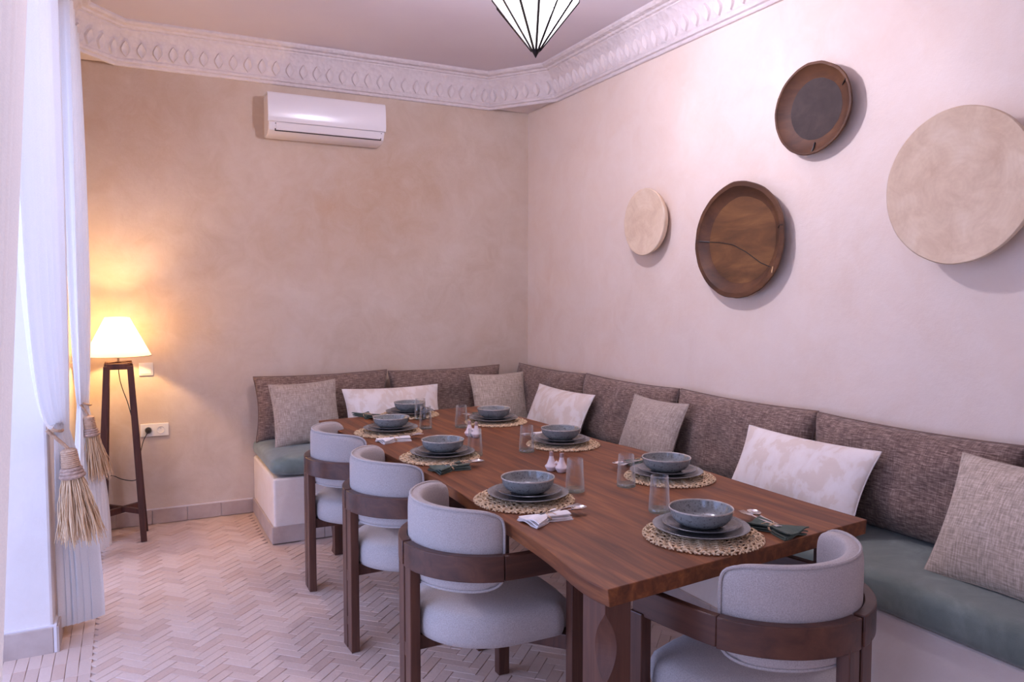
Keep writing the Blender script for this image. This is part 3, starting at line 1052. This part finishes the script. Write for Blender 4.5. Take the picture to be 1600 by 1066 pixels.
def cutlery(kind):
    mb = MB()
    if kind == 'spoon':
        # bowl: an egg-shaped dish; handle: flat tapering bar that rises gently
        n, rings = 24, [(1.0, 0.006), (0.8, 0.0028), (0.5, 0.0005), (0.15, 0.0)]
        vs, fs = [], []
        for off in (0.0012, 0.0):
            for s, z in rings:
                for i in range(n):
                    a = 2 * PI * i / n
                    vs.append((0.150 + 0.029 * s * math.cos(a), 0.0195 * s * math.sin(a) * (1 + 0.12 * math.cos(a)), z + off + 0.0005))
        R_ = len(rings)
        for o_ in (0, R_ * n):
            for j in range(R_ - 1):
                fs += [(o_ + j * n + i, o_ + j * n + (i + 1) % n, o_ + (j + 1) * n + (i + 1) % n, o_ + (j + 1) * n + i) for i in range(n)]
            fs.append(tuple(o_ + (R_ - 1) * n + i for i in range(n)))
        fs += [(i, (i + 1) % n, R_ * n + (i + 1) % n, R_ * n + i) for i in range(n)]
        mb.add(vs, fs)
    else:
        for k_ in range(4):
            y = (k_ - 1.5) * 0.0062
            mb.tube([(0.142, y, 0.004), (0.160, y, 0.0035), (0.180, y * 0.95, 0.006)], [0.0018, 0.0017, 0.0008], 6)
        mb.add(*_slab([(0.122, 0.004), (0.130, 0.009), (0.144, 0.0112)], 0.003, 0.0055))
    mb.add(*_slab([(0.0, 0.0075), (0.012, 0.008), (0.05, 0.0055), (0.10, 0.0032), (0.128, 0.0042)], 0.003, 0.0052))
    return mb
def _slab(half, z0, z1):
    n = len(half)
    loop = [(x, y) for x, y in half] + [(x, -y) for x, y in reversed(half)]
    m = len(loop)
    vs = [(x, y, z0) for x, y in loop] + [(x, y, z1) for x, y in loop]
    fs = [tuple(range(m - 1, -1, -1)), tuple(range(m, 2 * m))] + [(i, (i + 1) % m, m + (i + 1) % m, m + i) for i in range(m)]
    return vs, fs
spoon0 = cutlery('spoon').build('table_spoon', 'steel', angle=50)
fork0 = cutlery('fork').build('dinner_fork', 'steel', angle=50)

SET = [  # x, y, heading of the diner, words for the place, napkin, glass spot
    (1.495, 1.726, 90, 'at the near end of the table', 'g', (1.543, 1.993)),
    (1.213, 2.316, 0, 'on the left side, nearest the viewer', 'w', (1.435, 2.344)),
    (1.210, 3.105, 0, 'on the left side, in the middle', 'g', (1.368, 3.083)),
    (1.201, 3.808, 0, 'on the left side, farthest away', 'w', (1.417, 3.841)),
    (1.493, 4.319, -90, 'at the far end of the table', 'g', (1.500, 4.150)),
    (1.840, 3.854, 180, 'on the bench side, farthest away', 'g', (1.604, 3.792)),
    (1.841, 3.116, 180, 'on the bench side, in the middle', 'w', (1.613, 3.055)),
    (1.871, 2.356, 180, 'on the bench side, nearest the viewer', 'g', (1.644, 2.323))]
def put(proto, used, loc, rz, label, cat, group):
    if proto.name not in used:
        used.add(proto.name)
        o = proto
        o.location = loc
        o.rotation_euler = (0, 0, rz)
    else:
        o = dup(proto, loc, rz)
    return tag(o, label, cat, group)
used = set()
for q, (x, y, hd, words, nk, gp) in enumerate(SET):
    h = math.radians(hd)
    f = Vector((math.cos(h), math.sin(h)))
    r = Vector((f.y, -f.x))
    rz = h + q * 0.7
    put(mat0, used, (x, y, TZ), rz, 'round braided seagrass placemat ' + words, 'placemat', 'seagrass placemats')
    px, py = x + f.x * 0.012 + r.x * 0.004, y + f.y * 0.012 + r.y * 0.004
    put(plate0, used, (px, py, TZ + 0.0125), rz + 1, 'large grey stoneware dinner plate ' + words, 'plate', 'large grey dinner plates')
    put(small0, used, (px + 0.004, py + 0.003, TZ + 0.0225), rz + 2, 'small dark grey plate stacked under the bowl ' + words, 'plate', 'small dark grey plates')
    put(bowl_root, used, (px + 0.004, py + 0.006, TZ + 0.0305), rz, 'speckled grey glazed bowl with pale rim ' + words, 'bowl', 'speckled grey bowls')
    put(glass_root, used, (gp[0], gp[1], TZ + 0.0006), rz, 'clear drinking glass with thick greenish base ' + words, 'glass', 'clear drinking glasses')
    n_ = Vector((x, y)) + r * (0.222 if q == 0 else 0.245) - f * (0.06 if q == 0 else 0.05)
    nm = nap_w if nk == 'w' else nap_g
    col = 'white' if nk == 'w' else 'dark green'
    put(nm, used, (n_.x, n_.y, TZ + 0.0006), h + 0.14, col + ' folded napkin tied with raffia ' + words, 'napkin', 'raffia tied napkins')
    yw = -0.38 if q == 0 else 0.0
    sp = n_ + f * -0.02 + r * 0.004
    put(spoon0, used, (sp.x, sp.y, TZ + 0.0165), h + 0.12 + yw, 'steel spoon sticking out of the napkin ' + words, 'spoon', 'steel spoons')
    fk = n_ + f * -0.02 - r * 0.004
    put(fork0, used, (fk.x, fk.y, TZ + 0.0175), h + 0.26 + yw, 'steel fork sticking out of the napkin ' + words, 'fork', 'steel forks')
for o in (spoon0, fork0):
    pass

def tagine_set(label, x, y, rz):
    t = thing('salt_and_pepper_set', label, 'cruet set', (x, y, TZ + 0.0006), rz, 'pale ceramic cruet sets')
    for s in (-1, 1):
        m = Matrix.Translation((s * 0.0245, 0, 0))
        c = MB().lathe([(0.0005, 0.0), (0.016, 0.0), (0.018, 0.002), (0.0245, 0.014), (0.0262, 0.019), (0.0248, 0.0215), (0.0195, 0.026), (0.0145, 0.038), (0.0098, 0.052), (0.0085, 0.060), (0.0005, 0.060)], 28, m).build('tagine_pot', 'pale_ceramic', t, angle=50)
        MB().lathe([(0.0005, 0.0600), (0.0083, 0.0600), (0.0080, 0.070), (0.0088, 0.0755), (0.0075, 0.0775), (0.0005, 0.0778)], 20, m).build('stopper', 'ceramic_stopper', c, angle=50)
    MB().tube([(-0.013, 0, 0.022), (-0.006, 0, 0.034), (0, 0, 0.038), (0.006, 0, 0.034), (0.013, 0, 0.022)], [0.005, 0.0045, 0.006, 0.0045, 0.005], 8).build('bridge', 'pale_ceramic', t)
    return t
tagine_set('pair of pale pink tagine-shaped shakers nearer the viewer, between the glasses', 1.535, 2.650, math.radians(-62))
tagine_set('pair of pale pink tagine-shaped shakers farther down the table', 1.545, 3.505, math.radians(-70))

# ------------------------------------------------------------------ dishes on the wall (axis -x)
def wall_matrix(y, z, spin=0, tilt=0.0, off=0.0, lean=0.0):
    # local z points away from the wall (-x), local y up the wall
    m = Matrix(((0, 0, -1, XR - off), (-1, 0, 0, y), (0, 1, 0, z), (0, 0, 0, 1)))
    return m @ Matrix.Rotation(tilt, 4, 'X') @ Matrix.Rotation(lean, 4, 'Y') @ Matrix.Rotation(spin, 4, 'Z')
def irregular(seed, amp):
    return lambda a, j: amp * (noise.noise(Vector((math.cos(a) * 1.4 + seed, math.sin(a) * 1.4, 0.5))) + 0.4 * noise.noise(Vector((math.cos(a) * 5 + seed, math.sin(a) * 5, 2))))

def wooden_dish(label, y, z, R, depth, seed, mats, tilt, rim=0.05, floor_r=0.66, cracks=(), lean=0.0, off=0.005, staple=None, wide=1.0):
    t = thing('wooden_dish', label, 'dish')
    t.matrix_world = wall_matrix(y, z, 0, tilt, off, lean) @ Matrix.Diagonal((wide, 1, 1, 1))
    ir = irregular(seed, 0.028)
    body = MB().lathe([(0.0005, 0.0), (R * 0.70, 0.0), (R * 0.84, depth * 0.25), (R * 0.96, depth * 0.7), (R, depth * 0.93), (R * 0.985, depth), (R * (1 - rim), depth * 0.99),
                       (R * (1 - rim) * 0.985, depth * 0.90), (R * (floor_r + 0.06), depth * 0.50), (R * floor_r, depth * 0.42)], 72, wob=ir, cap=False).build('body', mats[0], t, angle=35)
    MB().lathe([(R * (floor_r + 0.004), depth * 0.405), (R * floor_r, depth * 0.435), (R * (floor_r - 0.03), depth * 0.42), (0.0005, depth * 0.41)], 72, wob=ir, cap=False).build('dish_floor', mats[1], t, angle=35)
    for (pts, w) in cracks:
        MB().tube([(px * R, py * R, pz * depth) for px, py, pz in pts], w, 5).build('crack', 'black_plastic', t)
    if staple:
        a, b = staple
        MB().bar((a[0] * R, a[1] * R, depth * 0.93), (b[0] * R, b[1] * R, depth * 0.93), 0.012, 0.006, (0, 0, 1)).build('metal_staple', 'steel', t, smooth=False)
    return t
def clay_dish(label, y, z, R, depth, seed, tilt, lean=0.0, off=0.01):
    t = thing('clay_dish', label, 'dish')
    t.matrix_world = wall_matrix(y, z, 0, tilt, off, lean)
    ir = irregular(seed, 0.012)
    MB().lathe([(0.0005, 0.0), (R * 0.72, 0.0), (R * 0.93, depth * 0.45), (R * 0.995, depth * 0.85), (R, depth * 0.95), (R * 0.985, depth)], 72, wob=ir, cap=False).build('underside', 'clay_tray', t, angle=60)
    MB().lathe([(R * 0.985, depth * 0.995), (R * 0.97, depth * 1.0), (R * 0.90, depth * 0.955), (R * 0.55, depth * 0.90), (R * 0.2, depth * 0.88), (0.0005, depth * 0.875)], 72, wob=ir, cap=False).build('face', 'clay_tray', t, angle=60)
    return t
clay_dish('small pale clay dish, leftmost of the four on the wall', 3.765, 1.90, 0.200, 0.070, 3, 0.0, 0.0)
wooden_dish('large round brown wooden dish with a long crack across its floor', 2.998, 1.742, 0.298, 0.058, 5, ('bowl_wood', 'bowl_wood_floor'), 0.0, 0.085, 0.74,
            cracks=[([(-0.74, 0.02, 0.44), (-0.5, 0.0, 0.44), (-0.2, -0.06, 0.44), (0.1, -0.2, 0.44), (0.42, -0.40, 0.44), (0.58, -0.46, 0.46), (0.76, -0.52, 0.66)], 0.0022),
                    ([(-0.94, 0.04, 0.98), (-0.86, 0.04, 0.82), (-0.74, 0.02, 0.44)], 0.003), ([(0.84, 0.14, 0.85), (0.90, 0.18, 0.985), (0.95, 0.17, 0.99)], 0.0025)],
            staple=((0.78, -0.48), (0.76, -0.58)), wide=1.08)
wooden_dish('dark brown wooden dish with chipped rim, highest on the wall', 2.542, 2.306, 0.205, 0.055, 9, ('bowl_wood', 'bowl_wood_charred'), 0.03, 0.06, 0.66,
            cracks=[([(0.70, 0.34, 0.6), (0.80, 0.38, 0.90), (0.86, 0.42, 0.98)], 0.003), ([(0.02, -0.74, 0.6), (0.05, -0.86, 0.9), (0.02, -0.94, 0.97)], 0.0035)], lean=0.0, wide=1.08)
clay_dish('big pale clay dish with concentric marks at the right edge', 1.815, 1.862, 0.288, 0.105, 4, 0.02, 0.0, 0.01)

# ------------------------------------------------------------------ air conditioner
ac = thing('air_conditioner', 'white wall-mounted air conditioner under the cornice', 'air conditioner', (1.25, YB, 2.5))
def ac_ext(mb, prof, x0, x1):
    n = len(prof)
    vs = [(x, y, z) for x in (x0, x1) for y, z in prof]
    mb.add(vs, [tuple(range(n)), tuple(range(2 * n - 1, n - 1, -1))] + [(i, n + i, n + (i + 1) % n, (i + 1) % n) for i in range(n)])
    return mb
ac_ext(MB(), [(0, 0.012), (-0.07, 0.012), (-0.13, 0.018), (-0.168, 0.038), (-0.186, 0.075), (-0.19, 0.13), (-0.19, 0.268), (-0.03, 0.280), (0, 0.280)], -0.392, 0.382).build('housing', 'ac_plastic', ac, bevel=0.006, angle=30)
ac_ext(MB(), [(-0.190, 0.088), (-0.199, 0.092), (-0.207, 0.12), (-0.204, 0.20), (-0.198, 0.264), (-0.185, 0.279), (-0.03, 0.287), (-0.03, 0.281), (-0.183, 0.272), (-0.189, 0.262)], -0.398, 0.388).build('front_panel', 'ac_plastic', ac, bevel=0.002, angle=50)
ac_ext(MB(), [(-0.1885, 0.082), (-0.1665, 0.034), (-0.160, 0.036), (-0.182, 0.082)], -0.352, 0.362).build('vent_shade_strip', 'ac_vent_shade', ac, smooth=False)  # dark strip on the housing paints the shade of the outlet gap
ac_ext(MB(), [(-0.1955, 0.086), (-0.1765, 0.042), (-0.1700, 0.040), (-0.1895, 0.086)], -0.345, 0.355).build('air_flap', 'ac_plastic', ac, smooth=False, bevel=0.001)

# ------------------------------------------------------------------ switch and sockets
sw = thing('light_switch', 'white light switch on the back wall behind the lamp shade', 'light switch', (0.108, YB, 0.996))
MB().box(-0.041, 0.041, -0.010, 0, -0.041, 0.041).build('plate', 'switch_plastic', sw, smooth=False, bevel=0.003)
MB().box(-0.031, 0.031, -0.014, -0.009, -0.031, 0.031).build('rocker', 'switch_plastic', sw, smooth=False, bevel=0.002)
so = thing('double_socket', 'white double wall socket with one black plug to the right of the lamp', 'socket', (0.148, YB, 0.604))
MB().box(-0.082, 0.082, -0.010, 0, -0.041, 0.041).build('plate', 'switch_plastic', so, smooth=False, bevel=0.003)
for s in (-1, 1):
    m = Matrix.Translation((s * 0.036, -0.010, 0)) @ Matrix.Rotation(PI / 2, 4, 'X')
    io = MB().lathe([(0.0215, -0.006), (0.0235, 0.003), (0.0225, 0.0035), (0.020, 0.002), (0.0190, -0.005), (0.0005, -0.005)], 28, m, cap=False).build('socket_well', 'switch_plastic', so, angle=40)
    if s == 1:
        for hx in (-0.0085, 0.0085):
            MB().lathe([(0.0005, -0.004), (0.0026, -0.004), (0.0026, -0.0046), (0.0005, -0.0046)], 10, m @ Matrix.Translation((hx, 0, 0))).build('pin_hole', 'black_plastic', io, smooth=False)
        MB().lathe([(0.0005, -0.004), (0.0024, -0.004), (0.0022, 0.004), (0.0005, 0.004)], 10, m @ Matrix.Translation((0, 0.009, 0))).build('earth_pin', 'steel', io, smooth=False)

# ------------------------------------------------------------------ floor lamp
LX, LY = -0.045, 5.120
lamp = thing('floor_lamp', 'lit floor lamp with cream cone shade on four dark wooden legs', 'lamp', (LX, LY, 0))
bot = [(-0.125, -0.092), (0.110, -0.118), (0.122, 0.100), (-0.100, 0.112)]
ZT = 1.062
topc = [(-0.062, -0.058), (0.062, -0.062), (0.062, 0.058), (-0.062, 0.060)]
for (bx_, by_), (tx_, ty_) in zip(bot, topc):
    MB().bar((bx_, by_, 0.0), (tx_, ty_, ZT - 0.016), 0.034, 0.030, (1, 0, 0)).build('leg', 'lamp_walnut', lamp, smooth=False, bevel=0.002)
for q in range(4):
    a, b = topc[q], topc[(q + 1) % 4]
    sd = (0, 0, 1)
    MB().bar((a[0], a[1], ZT - 0.018), (b[0], b[1], ZT - 0.018), 0.036, 0.026, sd).build('top_rail', 'lamp_walnut', lamp, smooth=False, bevel=0.002)
MB().bar((topc[0][0], topc[0][1], ZT + 0.002), (topc[2][0], topc[2][1], ZT + 0.002), 0.012, 0.03, sd).build('top_brace', 'lamp_walnut', lamp, smooth=False)
MB().bar((topc[1][0], topc[1][1], ZT - 0.001), (topc[3][0], topc[3][1], ZT - 0.001), 0.012, 0.03, sd).build('top_brace', 'lamp_walnut', lamp, smooth=False)
def leg_at(q, z):
    t_ = z / ZT
    return (bot[q][0] + (topc[q][0] - bot[q][0]) * t_, bot[q][1] + (topc[q][1] - bot[q][1]) * t_, z)
MB().bar(leg_at(0, 0.175), leg_at(2, 0.175), 0.036, 0.026, sd).build('stretcher', 'lamp_walnut', lamp, smooth=False, bevel=0.002)
MB().bar(leg_at(1, 0.180), leg_at(3, 0.180), 0.030, 0.024, sd).build('stretcher', 'lamp_walnut', lamp, smooth=False, bevel=0.002)
MB().tube([(0.0, 0, ZT - 0.04), (0.0, 0, 1.18)], 0.006, 10).build('stem', 'brass_rod', lamp)
MB().lathe([(0.0005, 1.165), (0.017, 1.165), (0.019, 1.18), (0.019, 1.215), (0.0005, 1.215)], 20).build('bulb_holder', 'switch_plastic', lamp, angle=40)
sc = MB()
N = 56
SB, ST_, Z0, Z1 = 0.180, 0.064, 1.104, 1.333
vs, fs = [], []
for r_, z_ in ((SB, Z0), (ST_, Z1)):
    for i in range(N):
        a = 2 * PI * i / N
        vs.append((r_ * math.cos(a), r_ * math.sin(a), z_))
fs = [(i, (i + 1) % N, N + (i + 1) % N, N + i) for i in range(N)]
sc.add(vs, fs)
shade = sc.build('lamp_shade', 'shade_linen', lamp, angle=80)
for r_, z_ in ((SB, Z0), (ST_, Z1)):
    MB().tube([(r_ * math.cos(2 * PI * i / 48), r_ * math.sin(2 * PI * i / 48), z_) for i in range(48)], 0.0022, 6, closed=True).build('shade_ring', 'cap_rope', shade)
for q in range(3):
    a = 2 * PI * q / 3 + 0.4
    MB().tube([(0.018 * math.cos(a), 0.018 * math.sin(a), 1.20), (0.172 * math.cos(a), 0.172 * math.sin(a), Z0 + 0.004)], 0.0015, 5).build('shade_arm', 'brass_rod', shade)
k = Nodes('warm_bulb_glass')
em = k.n.new('ShaderNodeEmission')
k.link(k.ramp(k.noise(k.mapping(), 4, 1), [(0.2, (1, 0.72, 0.36, 1)), (0.8, (1, 0.70, 0.34, 1))]), em.inputs['Color'])
em.inputs['Strength'].default_value = 12.0
k.link(em.outputs[0], k.out.inputs['Surface'])
MAT['warm_bulb_glass'] = k.m
MB().lathe([(0.0005, 1.214), (0.010, 1.216), (0.013, 1.224), (0.010, 1.232), (0.0005, 1.234)], 16).build('bulb', 'warm_bulb_glass', lamp)
pl = bpy.data.lights.new('lamp_bulb_light', 'POINT')
pl.energy = LAMP_W
pl.color = (1.0, 0.62, 0.26)
pl.shadow_soft_size = 0.022
plo = bpy.data.objects.new('lamp_bulb_light', pl)
plo.location = (0, 0, 1.268)
plo.parent = lamp
C.objects.link(plo)
cord = [(0.0, 0.0, 1.02), (0.006, -0.01, 0.96), (0.02, -0.02, 0.90), (0.045, -0.045, 0.82), (0.07, -0.05, 0.70), (0.088, -0.06, 0.60), (0.094, -0.05, 0.50), (0.096, -0.03, 0.42)]
cs = [tuple(p) for p in cr(cord, 6)]
cmb = MB().tube(cs, 0.0028, 6)
plug = (0.148 - 0.036 - LX, YB - 0.046 - LY, 0.604)
cmb.tube([tuple(p) for p in cr([(0.096, -0.03, 0.375), (0.098, 0.0, 0.45), (0.108, 0.10, 0.50), (0.128, 0.19, 0.555), plug], 6)], 0.0028, 6)
cmb.tube([tuple(p) for p in cr([(0.098, -0.025, 0.365), (0.06, 0.0, 0.345), (0.0, 0.04, 0.352), (-0.05, 0.06, 0.375), (-0.09, 0.075, 0.36)], 6)], 0.0026, 6)
cord_o = cmb.build('power_cord', 'black_plastic', lamp)
MB().box(0.084, 0.108, -0.042, -0.018, 0.362, 0.425).build('cord_switch', 'black_plastic', cord_o, smooth=False, bevel=0.005)
m = Matrix.Translation((plug[0], YB - 0.012 - LY, plug[2])) @ Matrix.Rotation(PI / 2, 4, 'X')
MB().lathe([(0.0005, -0.002), (0.0185, -0.002), (0.0185, 0.012), (0.015, 0.02), (0.008, 0.034), (0.0005, 0.036)], 20, m).build('plug', 'black_plastic', cord_o, angle=40)

# ------------------------------------------------------------------ ceiling lantern
lan = thing('ceiling_lantern', 'lit white glass diamond lantern with black metal ribs and point', 'lantern', (LANTERN[0], LANTERN[1], 2.478))
NS = 12
def ringp(r, z, ph=0.0, n=NS):
    return [Vector((r * math.cos(2 * PI * (i + ph) / n), r * math.sin(2 * PI * (i + ph) / n), z)) for i in range(n)]
ph0 = 0.22
r0, r1, r2, r3 = ringp(0.018, 0.032, ph0), ringp(0.186, 0.240, ph0), ringp(0.178, 0.300, ph0 + 0.5), ringp(0.07, 0.47, ph0)
def pane(pts, inset=0.93):
    c_ = sum(pts, Vector()) / len(pts)
    n_ = (pts[1] - pts[0]).cross(pts[2] - pts[0]).normalized()
    q_ = [c_ + (p - c_) * inset for p in pts]
    m_ = len(q_)
    MB().add([p + n_ * 0.001 for p in q_] + [p - n_ * 0.001 for p in q_], [tuple(range(m_)), tuple(range(2 * m_ - 1, m_ - 1, -1))] + [(i, m_ + i, m_ + (i + 1) % m_, (i + 1) % m_) for i in range(m_)]).build('glass_pane', 'lit_glass', lan, smooth=False)
for i in range(NS):
    j = (i + 1) % NS
    pane([r0[i], r0[j], r1[j], r1[i]], 0.985)
    pane([r1[i], r1[j], r2[i]], 0.97)
    pane([r2[i], r2[j], r1[j]], 0.97)
    pane([r2[i], r3[j], r2[j]], 0.97)
for i in range(NS):
    j = (i + 1) % NS
    MB().bar(r0[i], r1[i], 0.008, 0.008).build('rib', 'black_metal', lan, smooth=False)
    MB().bar(r1[i], r2[i], 0.006, 0.006).build('rib', 'black_metal', lan, smooth=False)
    MB().bar(r2[i], r1[j], 0.006, 0.006).build('rib', 'black_metal', lan, smooth=False)
    MB().bar(r2[i], r3[j], 0.008, 0.008).build('rib', 'black_metal', lan, smooth=False)
MB().lathe([(0.0005, 0.0), (0.006, 0.010), (0.021, 0.036), (0.019, 0.038), (0.0005, 0.034)], 12).build('point', 'black_metal', lan, smooth=False)
MB().lathe([(0.0005, 0.468), (0.074, 0.466), (0.074, 0.474), (0.03, 0.50), (0.0005, 0.51)], 12).build('cap', 'black_metal', lan, smooth=False)
MB().tube([(0, 0, 0.5), (0, 0, ZC - 2.478 - 0.02)], 0.006, 8).build('hanging_rod', 'black_metal', lan)
MB().lathe([(0.0005, ZC - 2.478 - 0.03), (0.045, ZC - 2.478 - 0.02), (0.05, ZC - 2.478), (0.0005, ZC - 2.478)], 20).build('ceiling_rose', 'black_metal', lan)
pl = bpy.data.lights.new('lantern_bulb_light', 'POINT')
pl.energy = LANTERN_W
pl.color = (0.84, 0.79, 1.0)
pl.shadow_soft_size = 0.045
plo = bpy.data.objects.new('lantern_bulb_light', pl)
plo.location = (0, 0, 0.27)
plo.parent = lan
C.objects.link(plo)

# ------------------------------------------------------------------ curtains
def curtain(name, label, mat, top_f, mid_f, tie_f, bot_f, nu=90, nup=40, ndn=26, folds=11, amp=(0.030, 0.010, 0.024), ph=0.0, side=(1, 0)):
    mb = MB()
    sx_, sy_ = side
    rows = nup + ndn
    for j in range(rows + 1):
        for i in range(nu + 1):
            u = i / nu
            if j <= nup:
                t_ = j / nup
                T, M_, K = Vector(top_f(u)), Vector(mid_f(u)), Vector(tie_f(u))
                p = T * (1 - t_) ** 2 + M_ * 2 * t_ * (1 - t_) + K * t_ * t_
                A_ = amp[0] + (amp[1] - amp[0]) * t_ ** 1.5
            else:
                t_ = (j - nup) / ndn
                K, B = Vector(tie_f(u)), Vector(bot_f(u))
                e = 1 - (1 - t_) ** 2.0
                p = Vector((K.x + (B.x - K.x) * e, K.y + (B.y - K.y) * e, K.z + (B.z - K.z) * t_))
                A_ = amp[1] + (amp[2] - amp[1]) * min(1, t_ * 1.6)
            w = math.sin(2 * PI * folds * u + ph) + 0.35 * math.sin(2 * PI * folds * 2.3 * u + ph * 2 + j * 0.02)
            mb.v.append((p.x + sx_ * A_ * w, p.y + sy_ * A_ * w, p.z))
    for j in range(rows):
        for i in range(nu):
            a = j * (nu + 1) + i
            mb.f.append((a, a + 1, a + nu + 2, a + nu + 1))
    o = mb.build(name, mat, angle=180)
    return tag(o, label, 'curtain', 'voile curtains')
def lerp(a, b, t):
    return tuple(x + (y - x) * t for x, y in zip(a, b))
# far wing of the near opening, swept back to the pier
curtain('curtain', 'white voile curtain swept back to the pier and hanging below its big tassel', 'white_voile',
        lambda u: lerp((-0.250, 2.45, 2.86), (-0.225, 3.72, 2.86), u),
        lambda u: lerp((-0.24, 1.9, 0.92), (-0.215, 3.70, 1.6), u),
        lambda u: lerp((-0.265, 3.560, 0.955), (-0.225, 3.66, 0.905), u),
        lambda u: lerp((-0.272, 3.70, 0.055), (-0.135, 3.80, 0.035), u), folds=6, amp=(0.022, 0.008, 0.030), ph=0.6, side=(0.75, 0.66))
# near wing of the near opening
curtain('curtain', 'cream curtain edge along the left border of the picture', 'cream_voile',
        lambda u: lerp((-0.20, 0.70, 2.86), (-0.20, 2.72, 2.86), u),
        lambda u: lerp((-0.20, 0.66, 1.8), (-0.20, 2.02, 1.8), u),
        lambda u: lerp((-0.20, 0.60, 0.75), (-0.20, 1.40, 0.75), u),
        lambda u: lerp((-0.20, 0.55, 0.03), (-0.20, 1.05, 0.03), u), folds=12, amp=(0.012, 0.012, 0.012), ph=0.3)
# curtain of the far opening
curtain('curtain', 'white voile curtain of the far opening next to the floor lamp', 'heavy_voile',
        lambda u: lerp((-0.215, 4.02, 2.86), (-0.215, 5.02, 2.86), u),
        lambda u: lerp((-0.225, 4.12, 1.2), (-0.160, 5.02, 1.6), u),
        lambda u: lerp((-0.240, 4.80, 0.86), (-0.200, 4.86, 0.84), u),
        lambda u: lerp((-0.262, 4.66, 0.04), (-0.12, 4.90, 0.03), u), folds=8, amp=(0.024, 0.010, 0.022), ph=1.1)
for q, (y0, y1, lb) in enumerate(((-0.55, 3.80, 'thin curtain rod above the near opening'), (3.92, 5.12, 'thin curtain rod above the far opening'))):
    t = thing('curtain_rod', lb, 'curtain rod', (-0.215, (y0 + y1) / 2, 2.865))
    MB().tube([(0, -(y1 - y0) / 2, 0), (0, (y1 - y0) / 2, 0)], 0.008, 10).build('rod', 'brass_rod', t)
    for s in (-1, 1):
        MB().box(-0.08, 0.006, s * (y1 - y0) / 2 - s * 0.05 - 0.008, s * (y1 - y0) / 2 - s * 0.05 + 0.008, -0.008, 0.004).build('bracket', 'brass_rod', t, smooth=False)

# ------------------------------------------------------------------ tieback tassels
def tassel(label, loc, hook, scale=1.0, seed=1, tilt=(0.0, 0.0)):
    t = thing('tieback_tassel', label, 'tassel', loc)
    t.rotation_euler = (tilt[0], tilt[1], 0)
    rnd = random.Random(seed)
    s = scale
    # head: ridged rope-wound cap, collar and neck band
    prof = [(0.0005, 0.0), (0.020 * s, -0.002 * s)]
    for k_ in range(9):
        z = -0.008 * s - k_ * 0.0085 * s
        prof += [((0.031 + 0.0006 * k_) * s, z), ((0.0345 + 0.0006 * k_) * s, z - 0.004 * s)]
    prof += [(0.030 * s, -0.092 * s), (0.0005, -0.093 * s)]
    MB().lathe(prof, 26).build('head', 'cord_rope', t, angle=30)
    for k_, (r_, z_, w_) in enumerate(((0.037, -0.094, 0.009), (0.040, -0.108, 0.009), (0.043, -0.124, 0.011))):
        MB().tube([(r_ * s * math.cos(2 * PI * i / 28), r_ * s * math.sin(2 * PI * i / 28), z_ * s) for i in range(28)], w_ * s, 8, closed=True).build('band', 'cap_rope', t)
    mb = MB()
    for q in range(210):
        a = rnd.uniform(0, 2 * PI)
        rr = math.sqrt(rnd.uniform(0.05, 1.0))
        r_a, r_b = 0.036 * s * rr, (0.094 + rnd.uniform(-0.012, 0.014)) * s * rr
        ln_ = (0.36 + rnd.uniform(-0.05, 0.03)) * s * 0.82
        da = rnd.uniform(-0.35, 0.35)
        pts = []
        for i in range(6):
            f_ = i / 5
            r_ = r_a + (r_b - r_a) * f_ ** 0.85 + 0.006 * s * math.sin(f_ * 7 + q)
            an = a + da * f_
            pts.append((r_ * math.cos(an), r_ * math.sin(an), -0.120 * s - ln_ * f_))
        mb.tube(pts, [0.0022 * s] * 5 + [0.0010 * s], 4)
    sk = mb.build('raffia_skirt', 'raffia', t)
    tag(sk, kind='stuff')
    hp = Vector(hook) - Vector(loc)
    MB().tube([tuple(p) for p in cr([tuple(hp), tuple(hp * 0.6 + Vector((0.004, 0, -0.006))), tuple(hp * 0.25), (0, 0, -0.004)], 6)], 0.0075 * s, 8).build('cord', 'cord_rope', t)
    lp = []
    for i in range(26):
        a = 2 * PI * i / 26
        lp.append((hp.x + 0.024 * math.cos(a) + 0.026, hp.y + 0.046 * math.sin(a) + 0.04, hp.z - 0.004 - 0.012 * math.cos(a)))
    MB().tube(lp, 0.0065 * s, 8, closed=True).build('cord_loop', 'cord_rope', t)
    return t
tassel('large raffia tassel tying the curtain on the pier, nearest the viewer', (-0.222, 3.585, 0.835), (-0.285, 3.565, 0.925), 0.92, 3, (0.0, -0.10))
tassel('raffia tassel behind the first one, tying the far curtain by the lamp', (-0.196, 4.80, 0.80), (-0.228, 4.80, 0.87), 0.85, 8, (0.0, -0.10))
